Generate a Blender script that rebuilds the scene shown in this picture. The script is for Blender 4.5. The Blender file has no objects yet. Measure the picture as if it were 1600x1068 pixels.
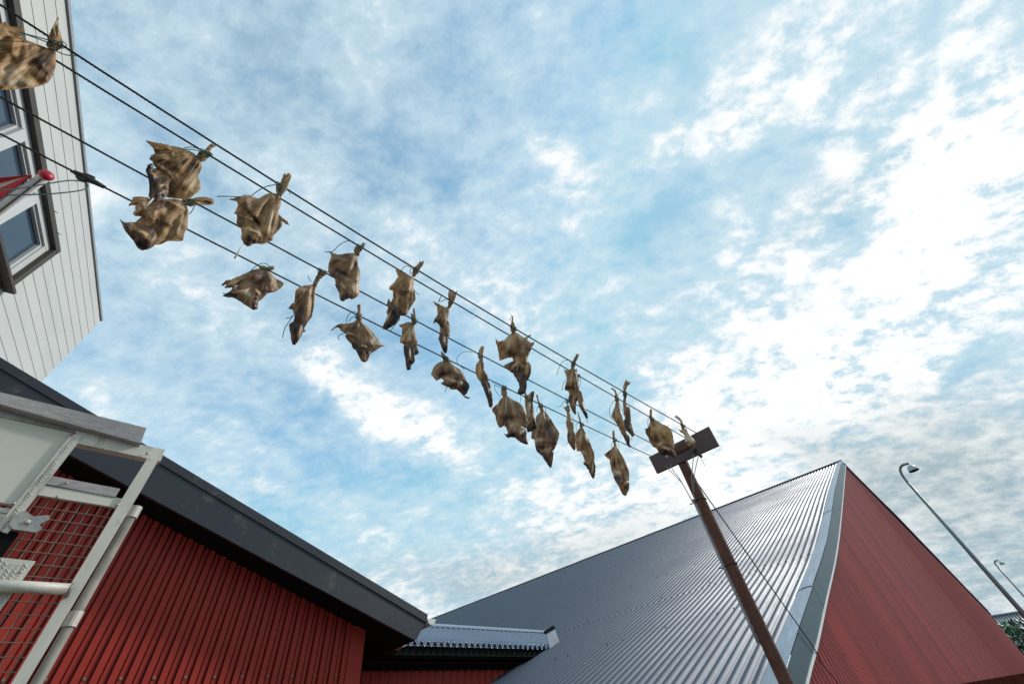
import bpy, bmesh, math, random
import numpy as np
from mathutils import Vector, Matrix
from mathutils.geometry import delaunay_2d_cdt
random.seed(7); rng = np.random.default_rng(7)
scene = bpy.context.scene
COL = scene.collection

# ------------------------------------------------------------------ camera
F_PX, CX, CY = 622.0, 800.0, 534.0          # 14 mm lens on a 1600 px wide frame
ZEN = np.array([700.0, -60.0])              # where the verticals meet
_up = np.array([ZEN[0]-CX, ZEN[1]-CY, F_PX]); _up /= np.linalg.norm(_up)
_fw = np.array([0, 0, 1.0]); _Y = _fw-_up*(_fw@_up); _Y /= np.linalg.norm(_Y)
MW = np.array([np.cross(_Y, _up), _Y, _up])
C0 = np.array([0, 0, 1.6])
cd = bpy.data.cameras.new("camera"); cam = bpy.data.objects.new("camera", cd); COL.objects.link(cam)
r_, d_, f_ = MW@np.array([1, 0, 0]), MW@np.array([0, 1, 0]), MW@np.array([0, 0, 1])
cam.matrix_world = Matrix([[r_[0], -d_[0], -f_[0], C0[0]], [r_[1], -d_[1], -f_[1], C0[1]],
                           [r_[2], -d_[2], -f_[2], C0[2]], [0, 0, 0, 1]])
cd.sensor_width = 36; cd.lens = 36*F_PX/1600; cd.clip_start = 0.05; cd.clip_end = 3000
scene.camera = cam

def ray(px, py):
    v = np.array([px-CX, py-CY, F_PX]); v /= np.linalg.norm(v); return MW@v

# ------------------------------------------------------------------ light
SUN_AZ, SUN_EL = math.radians(67), math.radians(34)
sd = bpy.data.lights.new("sun", 'SUN'); sun = bpy.data.objects.new("sun", sd); COL.objects.link(sun)
sd.energy = 2.5; sd.angle = math.radians(7); sd.color = (1, .95, .88)
sv = Vector((math.sin(SUN_AZ)*math.cos(SUN_EL), math.cos(SUN_AZ)*math.cos(SUN_EL), math.sin(SUN_EL)))
sun.rotation_euler = sv.to_track_quat('Z', 'Y').to_euler(); sun.location = (5, 3, 20)
scene.view_settings.view_transform = 'Standard'; scene.view_settings.look = 'None'
scene.view_settings.gamma = 1; scene.view_settings.exposure = 0.0
scene.view_settings.use_curve_mapping = False
scene.render.engine = 'CYCLES'
try: scene.cycles.use_denoising = True
except Exception: pass

# ------------------------------------------------------------------ node helper
class NT:
    def __init__(s, tree): s.t = tree; s.t.nodes.clear()
    def n(s, kind, **kw):
        nd = s.t.nodes.new(kind); ins = kw.pop('i', {})
        for k, v in kw.items(): setattr(nd, k, v)
        for k, v in ins.items():
            sock = nd.inputs[k]
            if isinstance(v, tuple) and len(v) == 2 and hasattr(v[0], 'outputs'): s.t.links.new(v[0].outputs[v[1]], sock)
            elif hasattr(v, 'outputs'): s.t.links.new(v.outputs[0], sock)
            else: sock.default_value = v
        return nd
    def m(s, op, a, b=0.0, c=0.0, clamp=False):
        return s.n('ShaderNodeMath', operation=op, use_clamp=clamp, i={0: a, 1: b, 2: c})
    def ramp(s, fac, pts, interp='LINEAR'):
        r = s.n('ShaderNodeValToRGB', i={0: fac}); cr = r.color_ramp; cr.interpolation = interp
        while len(cr.elements) < len(pts): cr.elements.new(.5)
        for e, (p, c) in zip(cr.elements, pts): e.position = p; e.color = (*c, 1) if len(c) == 3 else c
        return r
    def mix(s, fac, a, b, bt='MIX'):
        nd = s.n('ShaderNodeMix', data_type='RGBA', blend_type=bt)
        for idx, v in ((0, fac), (6, a), (7, b)):
            if hasattr(v, 'outputs'):
                out = v.outputs[2] if v.bl_idname == 'ShaderNodeMix' else v.outputs[0]
                s.t.links.new(out, nd.inputs[idx])
            elif isinstance(v, tuple) and len(v) == 3: nd.inputs[idx].default_value = (*v, 1)
            else: nd.inputs[idx].default_value = v
        return nd
def L(nt, a, ao, b, bi): nt.t.links.new(a.outputs[ao], b.inputs[bi])

# ------------------------------------------------------------------ world: clear sky + broken cloud
def skyp(px, py):
    d = ray(px, py); k = max(d[2], -.05)+.3
    return np.array([d[0]/k, d[1]/k])
world = bpy.data.worlds.new("World"); scene.world = world; world.use_nodes = True
W = NT(world.node_tree)
tc = W.n('ShaderNodeTexCoord')
sep = W.n('ShaderNodeSeparateXYZ', i={0: (tc, 0)})
den = W.m('ADD', W.m('MAXIMUM', (sep, 2), -.05), .3)
pxn = W.m('DIVIDE', (sep, 0), den); pyn = W.m('DIVIDE', (sep, 1), den)
P = W.n('ShaderNodeCombineXYZ', i={0: pxn, 1: pyn, 2: 0.0})
# warp so that cloud edges stay ragged
wn = W.n('ShaderNodeTexNoise', i={'Vector': P, 'Scale': 5.0, 'Detail': 5.0, 'Roughness': .55})
wsub = W.n('ShaderNodeVectorMath', operation='SUBTRACT', i={0: (wn, 1), 1: (.5, .5, .5)})
wsc = W.n('ShaderNodeVectorMath', operation='SCALE', i={0: wsub}); wsc.inputs[3].default_value = .17
PWv = W.n('ShaderNodeVectorMath', operation='ADD', i={0: P, 1: wsc})
def blobs(lst):
    acc = None
    for (cx, cy, ex, ey, w, amp) in lst:
        c = skyp(cx, cy); a = skyp(cx+ex, cy+ey)-c
        pl = math.hypot(ex, ey); b = skyp(cx-ey/pl*w, cy+ex/pl*w)-c
        mp = W.n('ShaderNodeMapping', vector_type='TEXTURE', i={0: PWv})
        mp.inputs['Location'].default_value = (c[0], c[1], 0)
        mp.inputs['Rotation'].default_value = (0, 0, math.atan2(a[1], a[0]))
        mp.inputs['Scale'].default_value = (np.linalg.norm(a), np.linalg.norm(b), 1)
        sp = W.n('ShaderNodeSeparateXYZ', i={0: mp})
        rr = W.m('SQRT', W.m('ADD', W.m('MULTIPLY', (sp, 0), (sp, 0)), W.m('MULTIPLY', (sp, 1), (sp, 1))))
        mr = W.n('ShaderNodeMapRange', interpolation_type='SMOOTHSTEP', i={0: rr, 1: 0.0, 2: 1.35, 3: amp, 4: 0.0})
        acc = mr if acc is None else W.m('ADD', acc, mr)
    return acc
#@SKY@
WHITE = blobs([
 (1500, 300, 120, 160, 150, .34), (1570, 120, 60, 100, 60, .30), (1420, 330, 110, 60, 110, .26),
 (1330, 560, 190, -90, 110, .24), (1480, 470, 120, -60, 90, .22), (1215, 130, 170, -90, 75, .30), (1060, 250, 160, -70, 55, .16), (1180, 400, 60, 60, 60, .20),
 (1230, 620, 260, 40, 90, .28), (1090, 620, 45, -45, 35, .22), (1040, 830, 300, -90, 100, .30), (890, 780, 120, 30, 50, .16),
 (590, 640, 120, 100, 42, .40), (505, 590, 40, 40, 28, .18), (700, 680, 70, 50, 40, .22), (400, 750, 60, 10, 18, .22), (610, 820, 80, -40, 18, .15),
 (870, 260, 60, 70, 38, .24), (900, 340, 90, 40, 34, .12), (830, 20, 40, 50, 30, .13), (770, 470, 120, 60, 60, .10), (940, 460, 120, 40, 50, .09),
 (380, 690, 90, 30, 30, .15), (1400, 420, 380, 60, 330, .20), (1150, 760, 420, 60, 120, .22), (760, 400, 200, 120, 90, .10), (250, 420, 140, 100, 90, .08), (600, 960, 300, 20, 80, .15), (1150, 500, 120, 30, 50, .14), (1300, 200, 60, 60, 40, .12)])
BLUE = blobs([
 (440, 90, 120, 60, 90, .20), (560, 240, 130, 70, 90, .18), (700, 290, 120, 30, 70, .12), (260, 200, 130, 160, 80, .15), (1000, 330, 150, -60, 60, .14), (860, 430, 110, 30, 45, .10),
 (470, 630, 80, 60, 35, .18), (650, 540, 150, 60, 40, .22), (560, 730, 170, 40, 55, .22), (330, 620, 100, 70, 50, .10), (1390, 250, 40, -100, 35, .16), (1010, 60, 120, 40, 60, .12),
 (1040, 350, 110, -110, 35, .20), (1320, 350, 40, 60, 25, .16), (1520, 560, 60, -20, 30, .18), (730, 130, 150, 60, 50, .08), (850, 640, 120, 40, 40, .16), (1000, 600, 60, 30, 25, .22), (450, 850, 120, 60, 60, .12)])
GREY = blobs([(1500, 720, 230, 40, 110, .75), (1560, 900, 260, 60, 160, .9), (1400, 780, 160, 60, 60, .5), (900, 870, 260, -60, 60, .55), (700, 900, 160, 20, 50, .45), (1250, 690, 120, 30, 30, .25), (1300, 300, 120, -120, 60, .15)])
n1 = W.n('ShaderNodeTexNoise', i={'Vector': PWv, 'Scale': 7.5, 'Detail': 10.0, 'Roughness': .68})
mp2 = W.n('ShaderNodeMapping', i={0: P}); mp2.inputs['Rotation'].default_value = (0, 0, .7); mp2.inputs['Scale'].default_value = (1, 1.6, 1)
n2 = W.n('ShaderNodeTexNoise', i={'Vector': mp2, 'Scale': 17.0, 'Detail': 7.0, 'Roughness': .6})
n0 = W.n('ShaderNodeTexNoise', i={'Vector': PWv, 'Scale': 2.7, 'Detail': 3.0, 'Roughness': .5})
nn = W.m('ADD', W.m('ADD', W.m('MULTIPLY', (n1, 0), .44), W.m('MULTIPLY', (n2, 0), .34)), W.m('MULTIPLY', (n0, 0), .24))
base = W.m('MULTIPLY', W.m('SUBTRACT', nn, .5), 2.35)
crisp = W.m('MULTIPLY', W.m('MULTIPLY', W.m('SUBTRACT', nn, .5), 6.5), WHITE)
dens = W.m('ADD', W.m('ADD', W.m('ADD', W.m('ADD', base, crisp), .37), W.m('ADD', WHITE, W.m('MULTIPLY', GREY, .35))), W.m('MULTIPLY', BLUE, -1.25))
veil = W.n('ShaderNodeMapRange', interpolation_type='SMOOTHSTEP', i={0: dens, 1: -.15, 2: .75, 3: .24, 4: .95})
puff = W.n('ShaderNodeMapRange', interpolation_type='SMOOTHSTEP', i={0: dens, 1: .45, 2: .95, 3: 0.0, 4: 1.0})
sky = W.n('ShaderNodeTexSky', sky_type='NISHITA', sun_disc=False, sun_elevation=SUN_EL, sun_rotation=SUN_AZ, air_density=1.0, dust_density=.6, ozone_density=1.0)
skyt = W.mix(1.0, W.mix(1.0, sky, (1.0, 2.1, 2.1), 'MULTIPLY'), (2.1, 4.5, 6.3), 'DARKEN')
gfac = W.m('MULTIPLY', W.m('MINIMUM', GREY, .9), W.m('ADD', .85, W.m('MULTIPLY', W.m('SUBTRACT', nn, .5), -3.0)), clamp=True)
ccol = W.mix(puff, (.66, .82, .90), (1.10, 1.09, 1.07))
ccol = W.mix(gfac, ccol, (.36, .47, .51))
bsky = W.n('ShaderNodeBackground', i={1: .12}); L(W, skyt, 2, bsky, 0)
bcl = W.n('ShaderNodeBackground', i={1: 1.0}); L(W, ccol, 2, bcl, 0)
mixs = W.n('ShaderNodeMixShader', i={0: veil, 1: bsky, 2: bcl})
# below the horizon: the sky does not light from underneath
hz = W.n('ShaderNodeMapRange', i={0: (sep, 2), 1: -.06, 2: -.02, 3: 0.0, 4: 1.0})
bgd = W.n('ShaderNodeBackground', i={0: (.10, .11, .11, 1), 1: 1.0})
mx2 = W.n('ShaderNodeMixShader', i={0: hz, 1: bgd, 2: mixs})
W.n('ShaderNodeOutputWorld', i={0: mx2})
#@ENDSKY@

# ------------------------------------------------------------------ material helpers
def mat(name, base=(.5, .5, .5), rough=.6, metal=0.0, var=.15, scale=6.0, stretch=(1, 1, 1), bump=.0, bscale=40.0,
        spots=None, coords='Object', spec=.5, detail=5.0):
    m = bpy.data.materials.new(name); m.use_nodes = True; T = NT(m.node_tree)
    tcn = T.n('ShaderNodeTexCoord'); mp = T.n('ShaderNodeMapping', i={0: (tcn, coords)}); mp.inputs['Scale'].default_value = stretch
    ns = T.n('ShaderNodeTexNoise', i={'Vector': mp, 'Scale': scale, 'Detail': detail, 'Roughness': .6})
    k = T.ramp(ns, [(.3, tuple(c*(1-var) for c in base)), (.7, tuple(min(1, c*(1+var)) for c in base))])
    col = k
    if spots:
        sc, col2, thr = spots
        n3 = T.n('ShaderNodeTexNoise', i={'Vector': mp, 'Scale': sc, 'Detail': 7.0, 'Roughness': .65})
        f = T.ramp(n3, [(thr, (0, 0, 0)), (min(1, thr+.12), (1, 1, 1))])
        col = T.mix(f, k, col2)
    bs = T.n('ShaderNodeBsdfPrincipled', i={'Metallic': metal, 'Specular IOR Level': spec})
    L(T, col, 2 if col is not k else 0, bs, 'Base Color')
    rr = T.n('ShaderNodeMapRange', i={0: ns, 1: .3, 2: .7, 3: max(.03, rough-.08), 4: min(1, rough+.08)}); L(T, rr, 0, bs, 'Roughness')
    if bump:
        nb = T.n('ShaderNodeTexNoise', i={'Vector': mp, 'Scale': bscale, 'Detail': 4.0})
        b = T.n('ShaderNodeBump', i={'Height': nb, 'Strength': bump, 'Distance': .01}); L(T, b, 0, bs, 'Normal')
    T.n('ShaderNodeOutputMaterial', i={0: bs})
    return m
M = {}
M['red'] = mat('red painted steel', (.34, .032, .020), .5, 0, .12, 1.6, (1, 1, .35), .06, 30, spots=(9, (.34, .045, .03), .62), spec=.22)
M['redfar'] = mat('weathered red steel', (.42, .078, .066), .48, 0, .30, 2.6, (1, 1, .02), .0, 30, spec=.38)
M['roofmetal'] = mat('blue grey metal sheet', (.056, .073, .104), .52, .38, .14, .5, (1, 1, 1), .0, 60, spots=(3, (.076, .090, .112), .6), spec=.32)
M['linkmetal'] = mat('blue corrugated sheet', (.22, .25, .31), .25, .7, .10, 2.0)
M['flash'] = mat('grey zinc flashing', (.33, .38, .44), .45, .6, .14, 2.5, (1, 1, 1), .35, 7, spots=(5, (.26, .30, .36), .58))
M['teal'] = mat('dark teal verge steel', (.075, .110, .128), .45, .1, .2, 1.5, spec=.25)
M['white'] = mat('white trim', (.74, .74, .70), .5, 0, .06, 3)
M['fascia'] = mat('charcoal fascia sheet', (.019, .021, .027), .42, .1, .25, 1.6, (1, 1, 1), .08, 25, spots=(4, (.085, .078, .070), .58))
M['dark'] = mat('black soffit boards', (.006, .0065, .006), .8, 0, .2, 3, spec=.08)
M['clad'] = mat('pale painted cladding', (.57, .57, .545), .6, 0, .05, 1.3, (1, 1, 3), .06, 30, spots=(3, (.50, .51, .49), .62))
M['whitewin'] = mat('white window paint', (.58, .585, .57), .45, 0, .06, 3)
M['brown'] = mat('brown window casing', (.055, .045, .036), .6, 0, .25, 12, (1, 1, 1), .2, 40)
M['glass'] = mat('dark window glass', (.035, .06, .095), .08, 0, .35, 2, spec=.8)
M['alu'] = mat('weathered aluminium', (.60, .555, .48), .55, .15, .14, 12, (1, 1, .3), .12, 60, spots=(20, (.30, .27, .23), .57))
M['beam'] = mat('grey weathered beam', (.36, .33, .32), .7, 0, .22, 26, (1, 1, 5), .25, 60)
M['panel'] = mat('off white panel', (.60, .57, .48), .5, 0, .06, 3, spots=(14, (.47, .455, .39), .66))
M['galv'] = mat('galvanised steel', (.36, .34, .31), .5, .6, .25, 20, (1, 1, 1), .2, 60, spots=(30, (.20, .13, .09), .62))
M['pipe'] = mat('dull beige pipe', (.25, .23, .195), .6, .1, .2, 20, spots=(12, (.22, .20, .17), .6))
M['wire'] = mat('brown mesh wire', (.20, .165, .12), .55, .4, .2, 40)
M['rust'] = mat('rusty pole steel', (.105, .044, .028), .8, .1, .4, 18, (1, 1, .5), .6, 70, spots=(32, (.20, .066, .028), .54))
M['board'] = mat('purple brown crossbar', (.082, .056, .058), .65, 0, .28, 9, (1, 1, 1), .2, 50, spots=(7, (.12, .09, .09), .62))
M['rope'] = mat('black rope', (.028, .028, .028), .8, 0, .3, 200, bump=.5, bscale=300)
M['green'] = mat('dark green twine', (.03, .09, .075), .65, 0, .4, 120)
M['cable'] = mat('grey cable', (.30, .32, .33), .6, 0, .1, 20)
M['lampgrey'] = mat('grey green lamp enamel', (.34, .40, .40), .4, .1, .08, 4)
M['lamppole'] = mat('lamp pole paint', (.15, .18, .175), .45, .2, .15, 3)
M['flagred'] = mat('flag red', (.62, .035, .05), .7, 0, .1, 20)
M['flagwhite'] = mat('flag white', (.72, .72, .70), .7, 0, .06, 20)
M['ball'] = mat('red pole ball', (.42, .012, .03), .4, 0, .1, 10)
M['stick'] = mat('white stick', (.75, .73, .68), .5, 0, .08, 80)
M['base_band'] = mat('dark brown plinth', (.05, .014, .010), .95, 0, .5, 5, spec=.0)
M['leaf'] = mat('green blades', (.05, .16, .085), .5, 0, .5, 6, spots=(5, (.10, .09, .04), .5))
M['shedroof'] = mat('grey profiled sheet', (.13, .135, .16), .5, .4, .15, 3)
M['asphalt'] = mat('asphalt', (.05, .05, .05), .9, 0, .2, 3, bump=.3)
M['eye'] = mat('dried eye', (.016, .012, .010), .6, 0, .2, 80)

# ------------------------------------------------------------------ mesh helpers
def obj(name, verts, faces, m, parent=None, smooth=False, label=None):
    me = bpy.data.meshes.new(name); me.from_pydata([tuple(map(float, v)) for v in verts], [], [tuple(f) for f in faces]); me.update()
    o = bpy.data.objects.new(name, me); COL.objects.link(o)
    if m is not None: me.materials.append(m)
    if smooth: me.polygons.foreach_set('use_smooth', [True]*len(me.polygons))
    bm = bmesh.new(); bm.from_mesh(me); bmesh.ops.recalc_face_normals(bm, faces=bm.faces); bm.to_mesh(me); bm.free()
    if parent is not None: o.parent = parent; o.matrix_parent_inverse = parent.matrix_world.inverted()
    if label: o['label'] = label
    return o
def tag(o, label, cat, group=None, kind=None):
    o['label'] = label; o['category'] = cat
    if group: o['group'] = group
    if kind: o['kind'] = kind
    return o
def struct(o, kind='structure'): o['kind'] = kind; return o
def thing(name, loc, label, cat, group=None):
    o = bpy.data.objects.new(name, None); COL.objects.link(o); o.location = tuple(map(float, loc)); o.empty_display_size = .1
    o.matrix_world = Matrix.Translation(o.location)
    return tag(o, label, cat, group)
class MB:
    def __init__(s): s.v = []; s.f = []
    def add(s, v, f):
        k = len(s.v); s.v += [tuple(map(float, x)) for x in v]; s.f += [tuple(i+k for i in q) for q in f]; return s
    def tube(s, pts, r, n=8, close=False):
        pts = [np.array(p, float) for p in pts]; N = len(pts); rs = r if hasattr(r, '__len__') else [r]*N
        prev = None; rings = []
        for i, p in enumerate(pts):
            t = (pts[(i+1) % N]-pts[i-1]) if close else pts[min(i+1, N-1)]-pts[max(i-1, 0)]
            t = t/(np.linalg.norm(t)+1e-12)
            a = prev if prev is not None else (np.array([0, 0, 1.]) if abs(t[2]) < .9 else np.array([1., 0, 0]))
            a = a-t*(a@t); a /= np.linalg.norm(a)+1e-12; prev = a; b = np.cross(t, a)
            rings.append([p+rs[i]*(math.cos(2*math.pi*k/n)*a+math.sin(2*math.pi*k/n)*b) for k in range(n)])
        v = [x for q in rings for x in q]; f = []
        for i in range(N if close else N-1):
            j = (i+1) % N
            for k in range(n): f.append((i*n+k, i*n+(k+1) % n, j*n+(k+1) % n, j*n+k))
        if not close: f += [tuple(range(n))[::-1], tuple((N-1)*n+k for k in range(n))]
        return s.add(v, f)
    def prism(s, poly, d):                      # poly: 3D loop, extruded by vector d
        poly = [np.array(p, float) for p in poly]; n = len(poly); d = np.array(d, float)
        return s.add(poly+[p+d for p in poly], [tuple(range(n)), tuple(range(2*n-1, n-1, -1))]+[(i, i+n, (i+1) % n+n, (i+1) % n) for i in range(n)])
    def lathe(s, base, axis, prof, n=16):       # prof: (r, h)
        ax = np.array(axis, float); ax /= np.linalg.norm(ax)
        a = np.array([1., 0, 0]) if abs(ax[0]) < .9 else np.array([0, 1., 0]); a -= ax*(a@ax); a /= np.linalg.norm(a); b = np.cross(ax, a)
        v = [np.array(base)+ax*h+r*(math.cos(2*math.pi*k/n)*a+math.sin(2*math.pi*k/n)*b) for r, h in prof for k in range(n)]
        f = [(i*n+k, i*n+(k+1) % n, (i+1)*n+(k+1) % n, (i+1)*n+k) for i in range(len(prof)-1) for k in range(n)]
        return s.add(v, f)
    def build(s, name, m, parent=None, smooth=False, label=None): return obj(name, s.v, s.f, m, parent, smooth, label)

UP = np.array([0, 0, 1.0])
class Wall:
    """vertical plane: along-direction azimuth A, sideways distance lat (negative = left of the view)"""
    def __init__(s, A, lat):
        a = math.radians(A); s.u = np.array([math.sin(a), math.cos(a), 0]); s.n = np.array([s.u[1], -s.u[0], 0]); s.lat = lat; s.A = A
        s.out = s.n if lat < 0 else -s.n       # towards the camera
    def p(s, u, z, off=0.0): return np.array([0, 0, 0])+s.u*u+s.n*s.lat+s.out*off+UP*z
    def at(s, q, off=0.0):
        d = ray(*q); o = s.n*s.lat+s.out*off; t = (o@s.n)/(d@s.n); X = C0+d*t; return float(s.u@X), float(X[2])
    def pt(s, q, off=0.0): u, z = s.at(q, off); return s.p(u, z, off)
    def slab(s, poly, off, thick, name, m, parent, label=None):
        b = MB(); b.prism([s.pt(q, off) for q in poly], -s.out*thick); return b.build(name, m, parent, False, label)
    def bar(s, q0, q1, off, rad, mb, n=10): mb.tube([s.pt(q0, off), s.pt(q1, off)], rad, n)
    def box(s, u0, u1, z0, z1, off, thick, mb):
        mb.prism([s.p(u0, z0, off), s.p(u1, z0, off), s.p(u1, z1, off), s.p(u0, z1, off)], -s.out*thick)
def crom(pts, k=6):
    pts = [np.array(p, float) for p in pts]; out = []
    for i in range(len(pts)-1):
        p0, p1, p2, p3 = pts[max(i-1, 0)], pts[i], pts[i+1], pts[min(i+2, len(pts)-1)]
        for j in range(k):
            t = j/k; out.append(.5*((2*p1)+(-p0+p2)*t+(2*p0-5*p1+4*p2-p3)*t*t+(-p0+3*p1-3*p2+p3)*t**3))
    out.append(pts[-1]); return out

# ------------------------------------------------------------------ ground
g = MB(); S = 600
g.add([(-S, -S, 0), (S, -S, 0), (S, S, 0), (-S, S, 0)], [(0, 1, 2, 3)]); struct(g.build('ground', M['asphalt']))

# ------------------------------------------------------------------ big gabled shed (right)
A0 = 41.5; RA = math.radians(-56.6); RD = np.array([math.sin(RA), math.cos(RA), 0])
GW = Wall(A0, -1.285)
border = [(1320, 727.6), (1311.7, 803.4), (1303, 865.5), (1286, 938), (1270, 1007), (1253, 1068)]
fold = [(1315, 719), (1306, 758.6), (1300.2, 796.5), (1290, 852), (1270.5, 914), (1249, 978), (1227, 1048)]
bz = sorted(GW.at(q, .002) for q in border); fz = sorted(GW.at(q, .05) for q in fold)
s0 = (fz[1][1]-fz[0][1])/(fz[1][0]-fz[0][0])
fz = [(fz[0][0]-1.2, fz[0][1]-1.2*s0)]+fz; bz = [(bz[0][0]-1.2, bz[0][1]-1.2*s0)]+bz
fz = sorted([tuple(x) for x in crom(fz, 4)]); bz = sorted([tuple(x) for x in crom(bz, 4)])
right = [GW.at(q, .002) for q in [(1400, 806), (1480, 889), (1546, 958)]]
apex_u, apex_z = bz[-1]
shed = thing('gabled_warehouse', GW.p(apex_u, 0), 'large warehouse with red corrugated gable and blue grey metal roof behind the rusty pole', 'warehouse')
# gable wall: vertical corrugation
def gtop(u):
    if u <= apex_u: return float(np.interp(u, [b[0] for b in bz], [b[1] for b in bz]))
    return float(np.interp(u, [apex_u]+[r[0] for r in right], [apex_z]+[r[1] for r in right]))
u0, u1 = bz[0][0]+.02, right[-1][0]; PITCH = .083
nc = int((u1-u0)/PITCH*8); v = []; f = []
for i in range(nc+1):
    u = u0+(u1-u0)*i/nc; o = .020*math.sin(2*math.pi*u/PITCH)-.022
    v += [GW.p(u, .0, o), GW.p(u, gtop(u)-.005, o)]
    if i: f.append((2*i-2, 2*i, 2*i+1, 2*i-1))
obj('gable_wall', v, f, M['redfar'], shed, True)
pl = MB(); pl.prism([GW.p(u0+6, 0, .03), GW.p(u1, 0, .03), GW.p(u1, 1.60, .03), GW.p(u0+6, 1.60, .03)], -GW.out*.03); pl.build('base_band', M['base_band'], shed)  # dark brown band along the foot of the gable wall
# roof: ribs run up the slope, repeated along the ridge
RP = .095; prof = fz
def roofcols(prof, Ls, wave, name, m, lift=0.0, smooth=True, off=.05):
    v = []; f = []; n = len(prof)
    for L_ in Ls:
        for (u, z) in prof: v.append(GW.p(u, z, off)+RD*L_+UP*(wave(L_, u)+lift))
    for i in range(len(Ls)-1):
        for j in range(n-1): f.append((i*n+j, (i+1)*n+j, (i+1)*n+j+1, i*n+j+1))
    return obj(name, v, f, m, shed, smooth)
Ls = np.arange(.115, 27, RP/10)
lap_z = float(np.interp(GW.at((1272, 843), .0)[0], [p[0] for p in prof], [p[1] for p in prof])); lap_u = GW.at((1272, 843), 0)[0]
low = [p for p in prof if p[0] < lap_u]+[(lap_u+.12, float(np.interp(lap_u+.12, [p[0] for p in prof], [p[1] for p in prof])))]
hig = [(lap_u, float(np.interp(lap_u, [p[0] for p in prof], [p[1] for p in prof])))]+[p for p in prof if p[0] > lap_u]
def wv(L_, u): t = (L_/RP) % 1; return .026*math.tanh(2.0*(math.cos(2*math.pi*t)+.2))
roofcols(low, Ls, wv, 'roof_sheet', M['roofmetal'], -.0285)
roofcols(hig, Ls, wv, 'roof_sheet', M['roofmetal'], -.0245)
# underside + back slope + side walls so that the shed is a closed building
rk = [(apex_u, prof[-1][1]), (right[-1][0], right[-1][1]+.1)]
ru = [GW.p(u, z, .05)+RD*l for l in (0, 27) for (u, z) in rk]
obj('rear_roof', ru, [(0, 2, 3, 1)], M['roofmetal'], shed)
eu, ez = prof[0]
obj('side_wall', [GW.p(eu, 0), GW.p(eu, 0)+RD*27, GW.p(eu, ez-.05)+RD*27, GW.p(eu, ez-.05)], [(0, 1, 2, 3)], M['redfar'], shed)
# ridge cap with the toothed closer strip
b = MB(); zr = prof[-1][1]; ur = prof[-1][0]
b.prism([GW.p(ur-.06, zr+.012, .05), GW.p(ur, zr+.035, .05), GW.p(ur+.12, zr+.0, .05)], RD*27); b.build('ridge_cap', M['flash'], shed)
# verge flashing in lapped lengths
cuts = [prof[0][0], GW.at((1271, 914), .05)[0], GW.at((1292, 852), .05)[0], GW.at((1300, 796.5), .05)[0], GW.at((1306, 758), .05)[0], prof[-1][0]]
for k in range(len(cuts)-1):
    us = np.linspace(cuts[k]-(.04 if k else 0), cuts[k+1], 16); v = []; f = []
    lift = .006*(k % 2)+.002
    for u in us:
        z = float(np.interp(u, [p[0] for p in prof], [p[1] for p in prof]))
        for j, (l, h) in enumerate([(0, 0), (.03, .003), (.055, .005), (.08, .002), (.105, -.002), (.12, -.003), (.135, -.004)]):
            v.append(GW.p(u, z+h+lift+(.004*math.sin(u*9+j*2.1) if 2 <= j <= 4 else 0), .05)+RD*l)
    for i in range(15):
        for j in range(6): f.append((i*7+j, (i+1)*7+j, (i+1)*7+j+1, i*7+j+1))
    obj('verge_flashing', v, f, M['flash'], shed)
    # vertical face of the verge below it
    v = []; f = []
    for u in us:
        z = float(np.interp(u, [p[0] for p in prof], [p[1] for p in prof])); zb = float(np.interp(u, [p[0] for p in bz], [p[1] for p in bz]))
        v += [GW.p(u, z+lift-.004, .052+lift*.3), GW.p(u, zb+.012, .040+lift*.3)]
    for i in range(15): f.append((2*i, 2*i+2, 2*i+3, 2*i+1))
    obj('verge_board', v, f, M['teal'], shed)
v = []; f = []
for i, (u, z) in enumerate(bz):
    v += [GW.p(u, z-.004, .012), GW.p(u, z-.004, .046), GW.p(u, z+.016, .046), GW.p(u, z+.016, .012)]
    if i:
        for j in range(4): f.append((4*i-4+j, 4*i-4+(j+1) % 4, 4*i+(j+1) % 4, 4*i+j))
obj('white_trim', v, f, M['white'], shed)
b = MB(); rr_ = [(apex_u, apex_z)]+right
for i in range(3):
    (ua, za), (ub, zb) = rr_[i], rr_[i+1]
    b.prism([GW.p(ua, za-.05, .04), GW.p(ub, zb-.05, .04), GW.p(ub, zb+.05, .04), GW.p(ua, za+.05, .04)], -GW.out*.08)
b.build('rear_verge_trim', M['fascia'], shed)
# roof screws: rows of dark heads near the verge
b = MB()
for ru_ in np.linspace(prof[0][0]+1.3, prof[-1][0]-1, 9):
    z = float(np.interp(ru_, [p[0] for p in prof], [p[1] for p in prof]))
    for k in range(1, 60, 2):
        l = (math.ceil(.25/RP)+k)*RP
        c = GW.p(ru_+.05*math.sin(k*2.3), z, .05)+RD*l+UP*(-.004)
        b.lathe(c, (0, 0, 1), [(.007, -.01), (.007, .003), (.004, .006), (0, .0065)], 6)
o_ = b.build('roof_screws', M['fascia'], shed); o_['kind'] = 'stuff'

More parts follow.
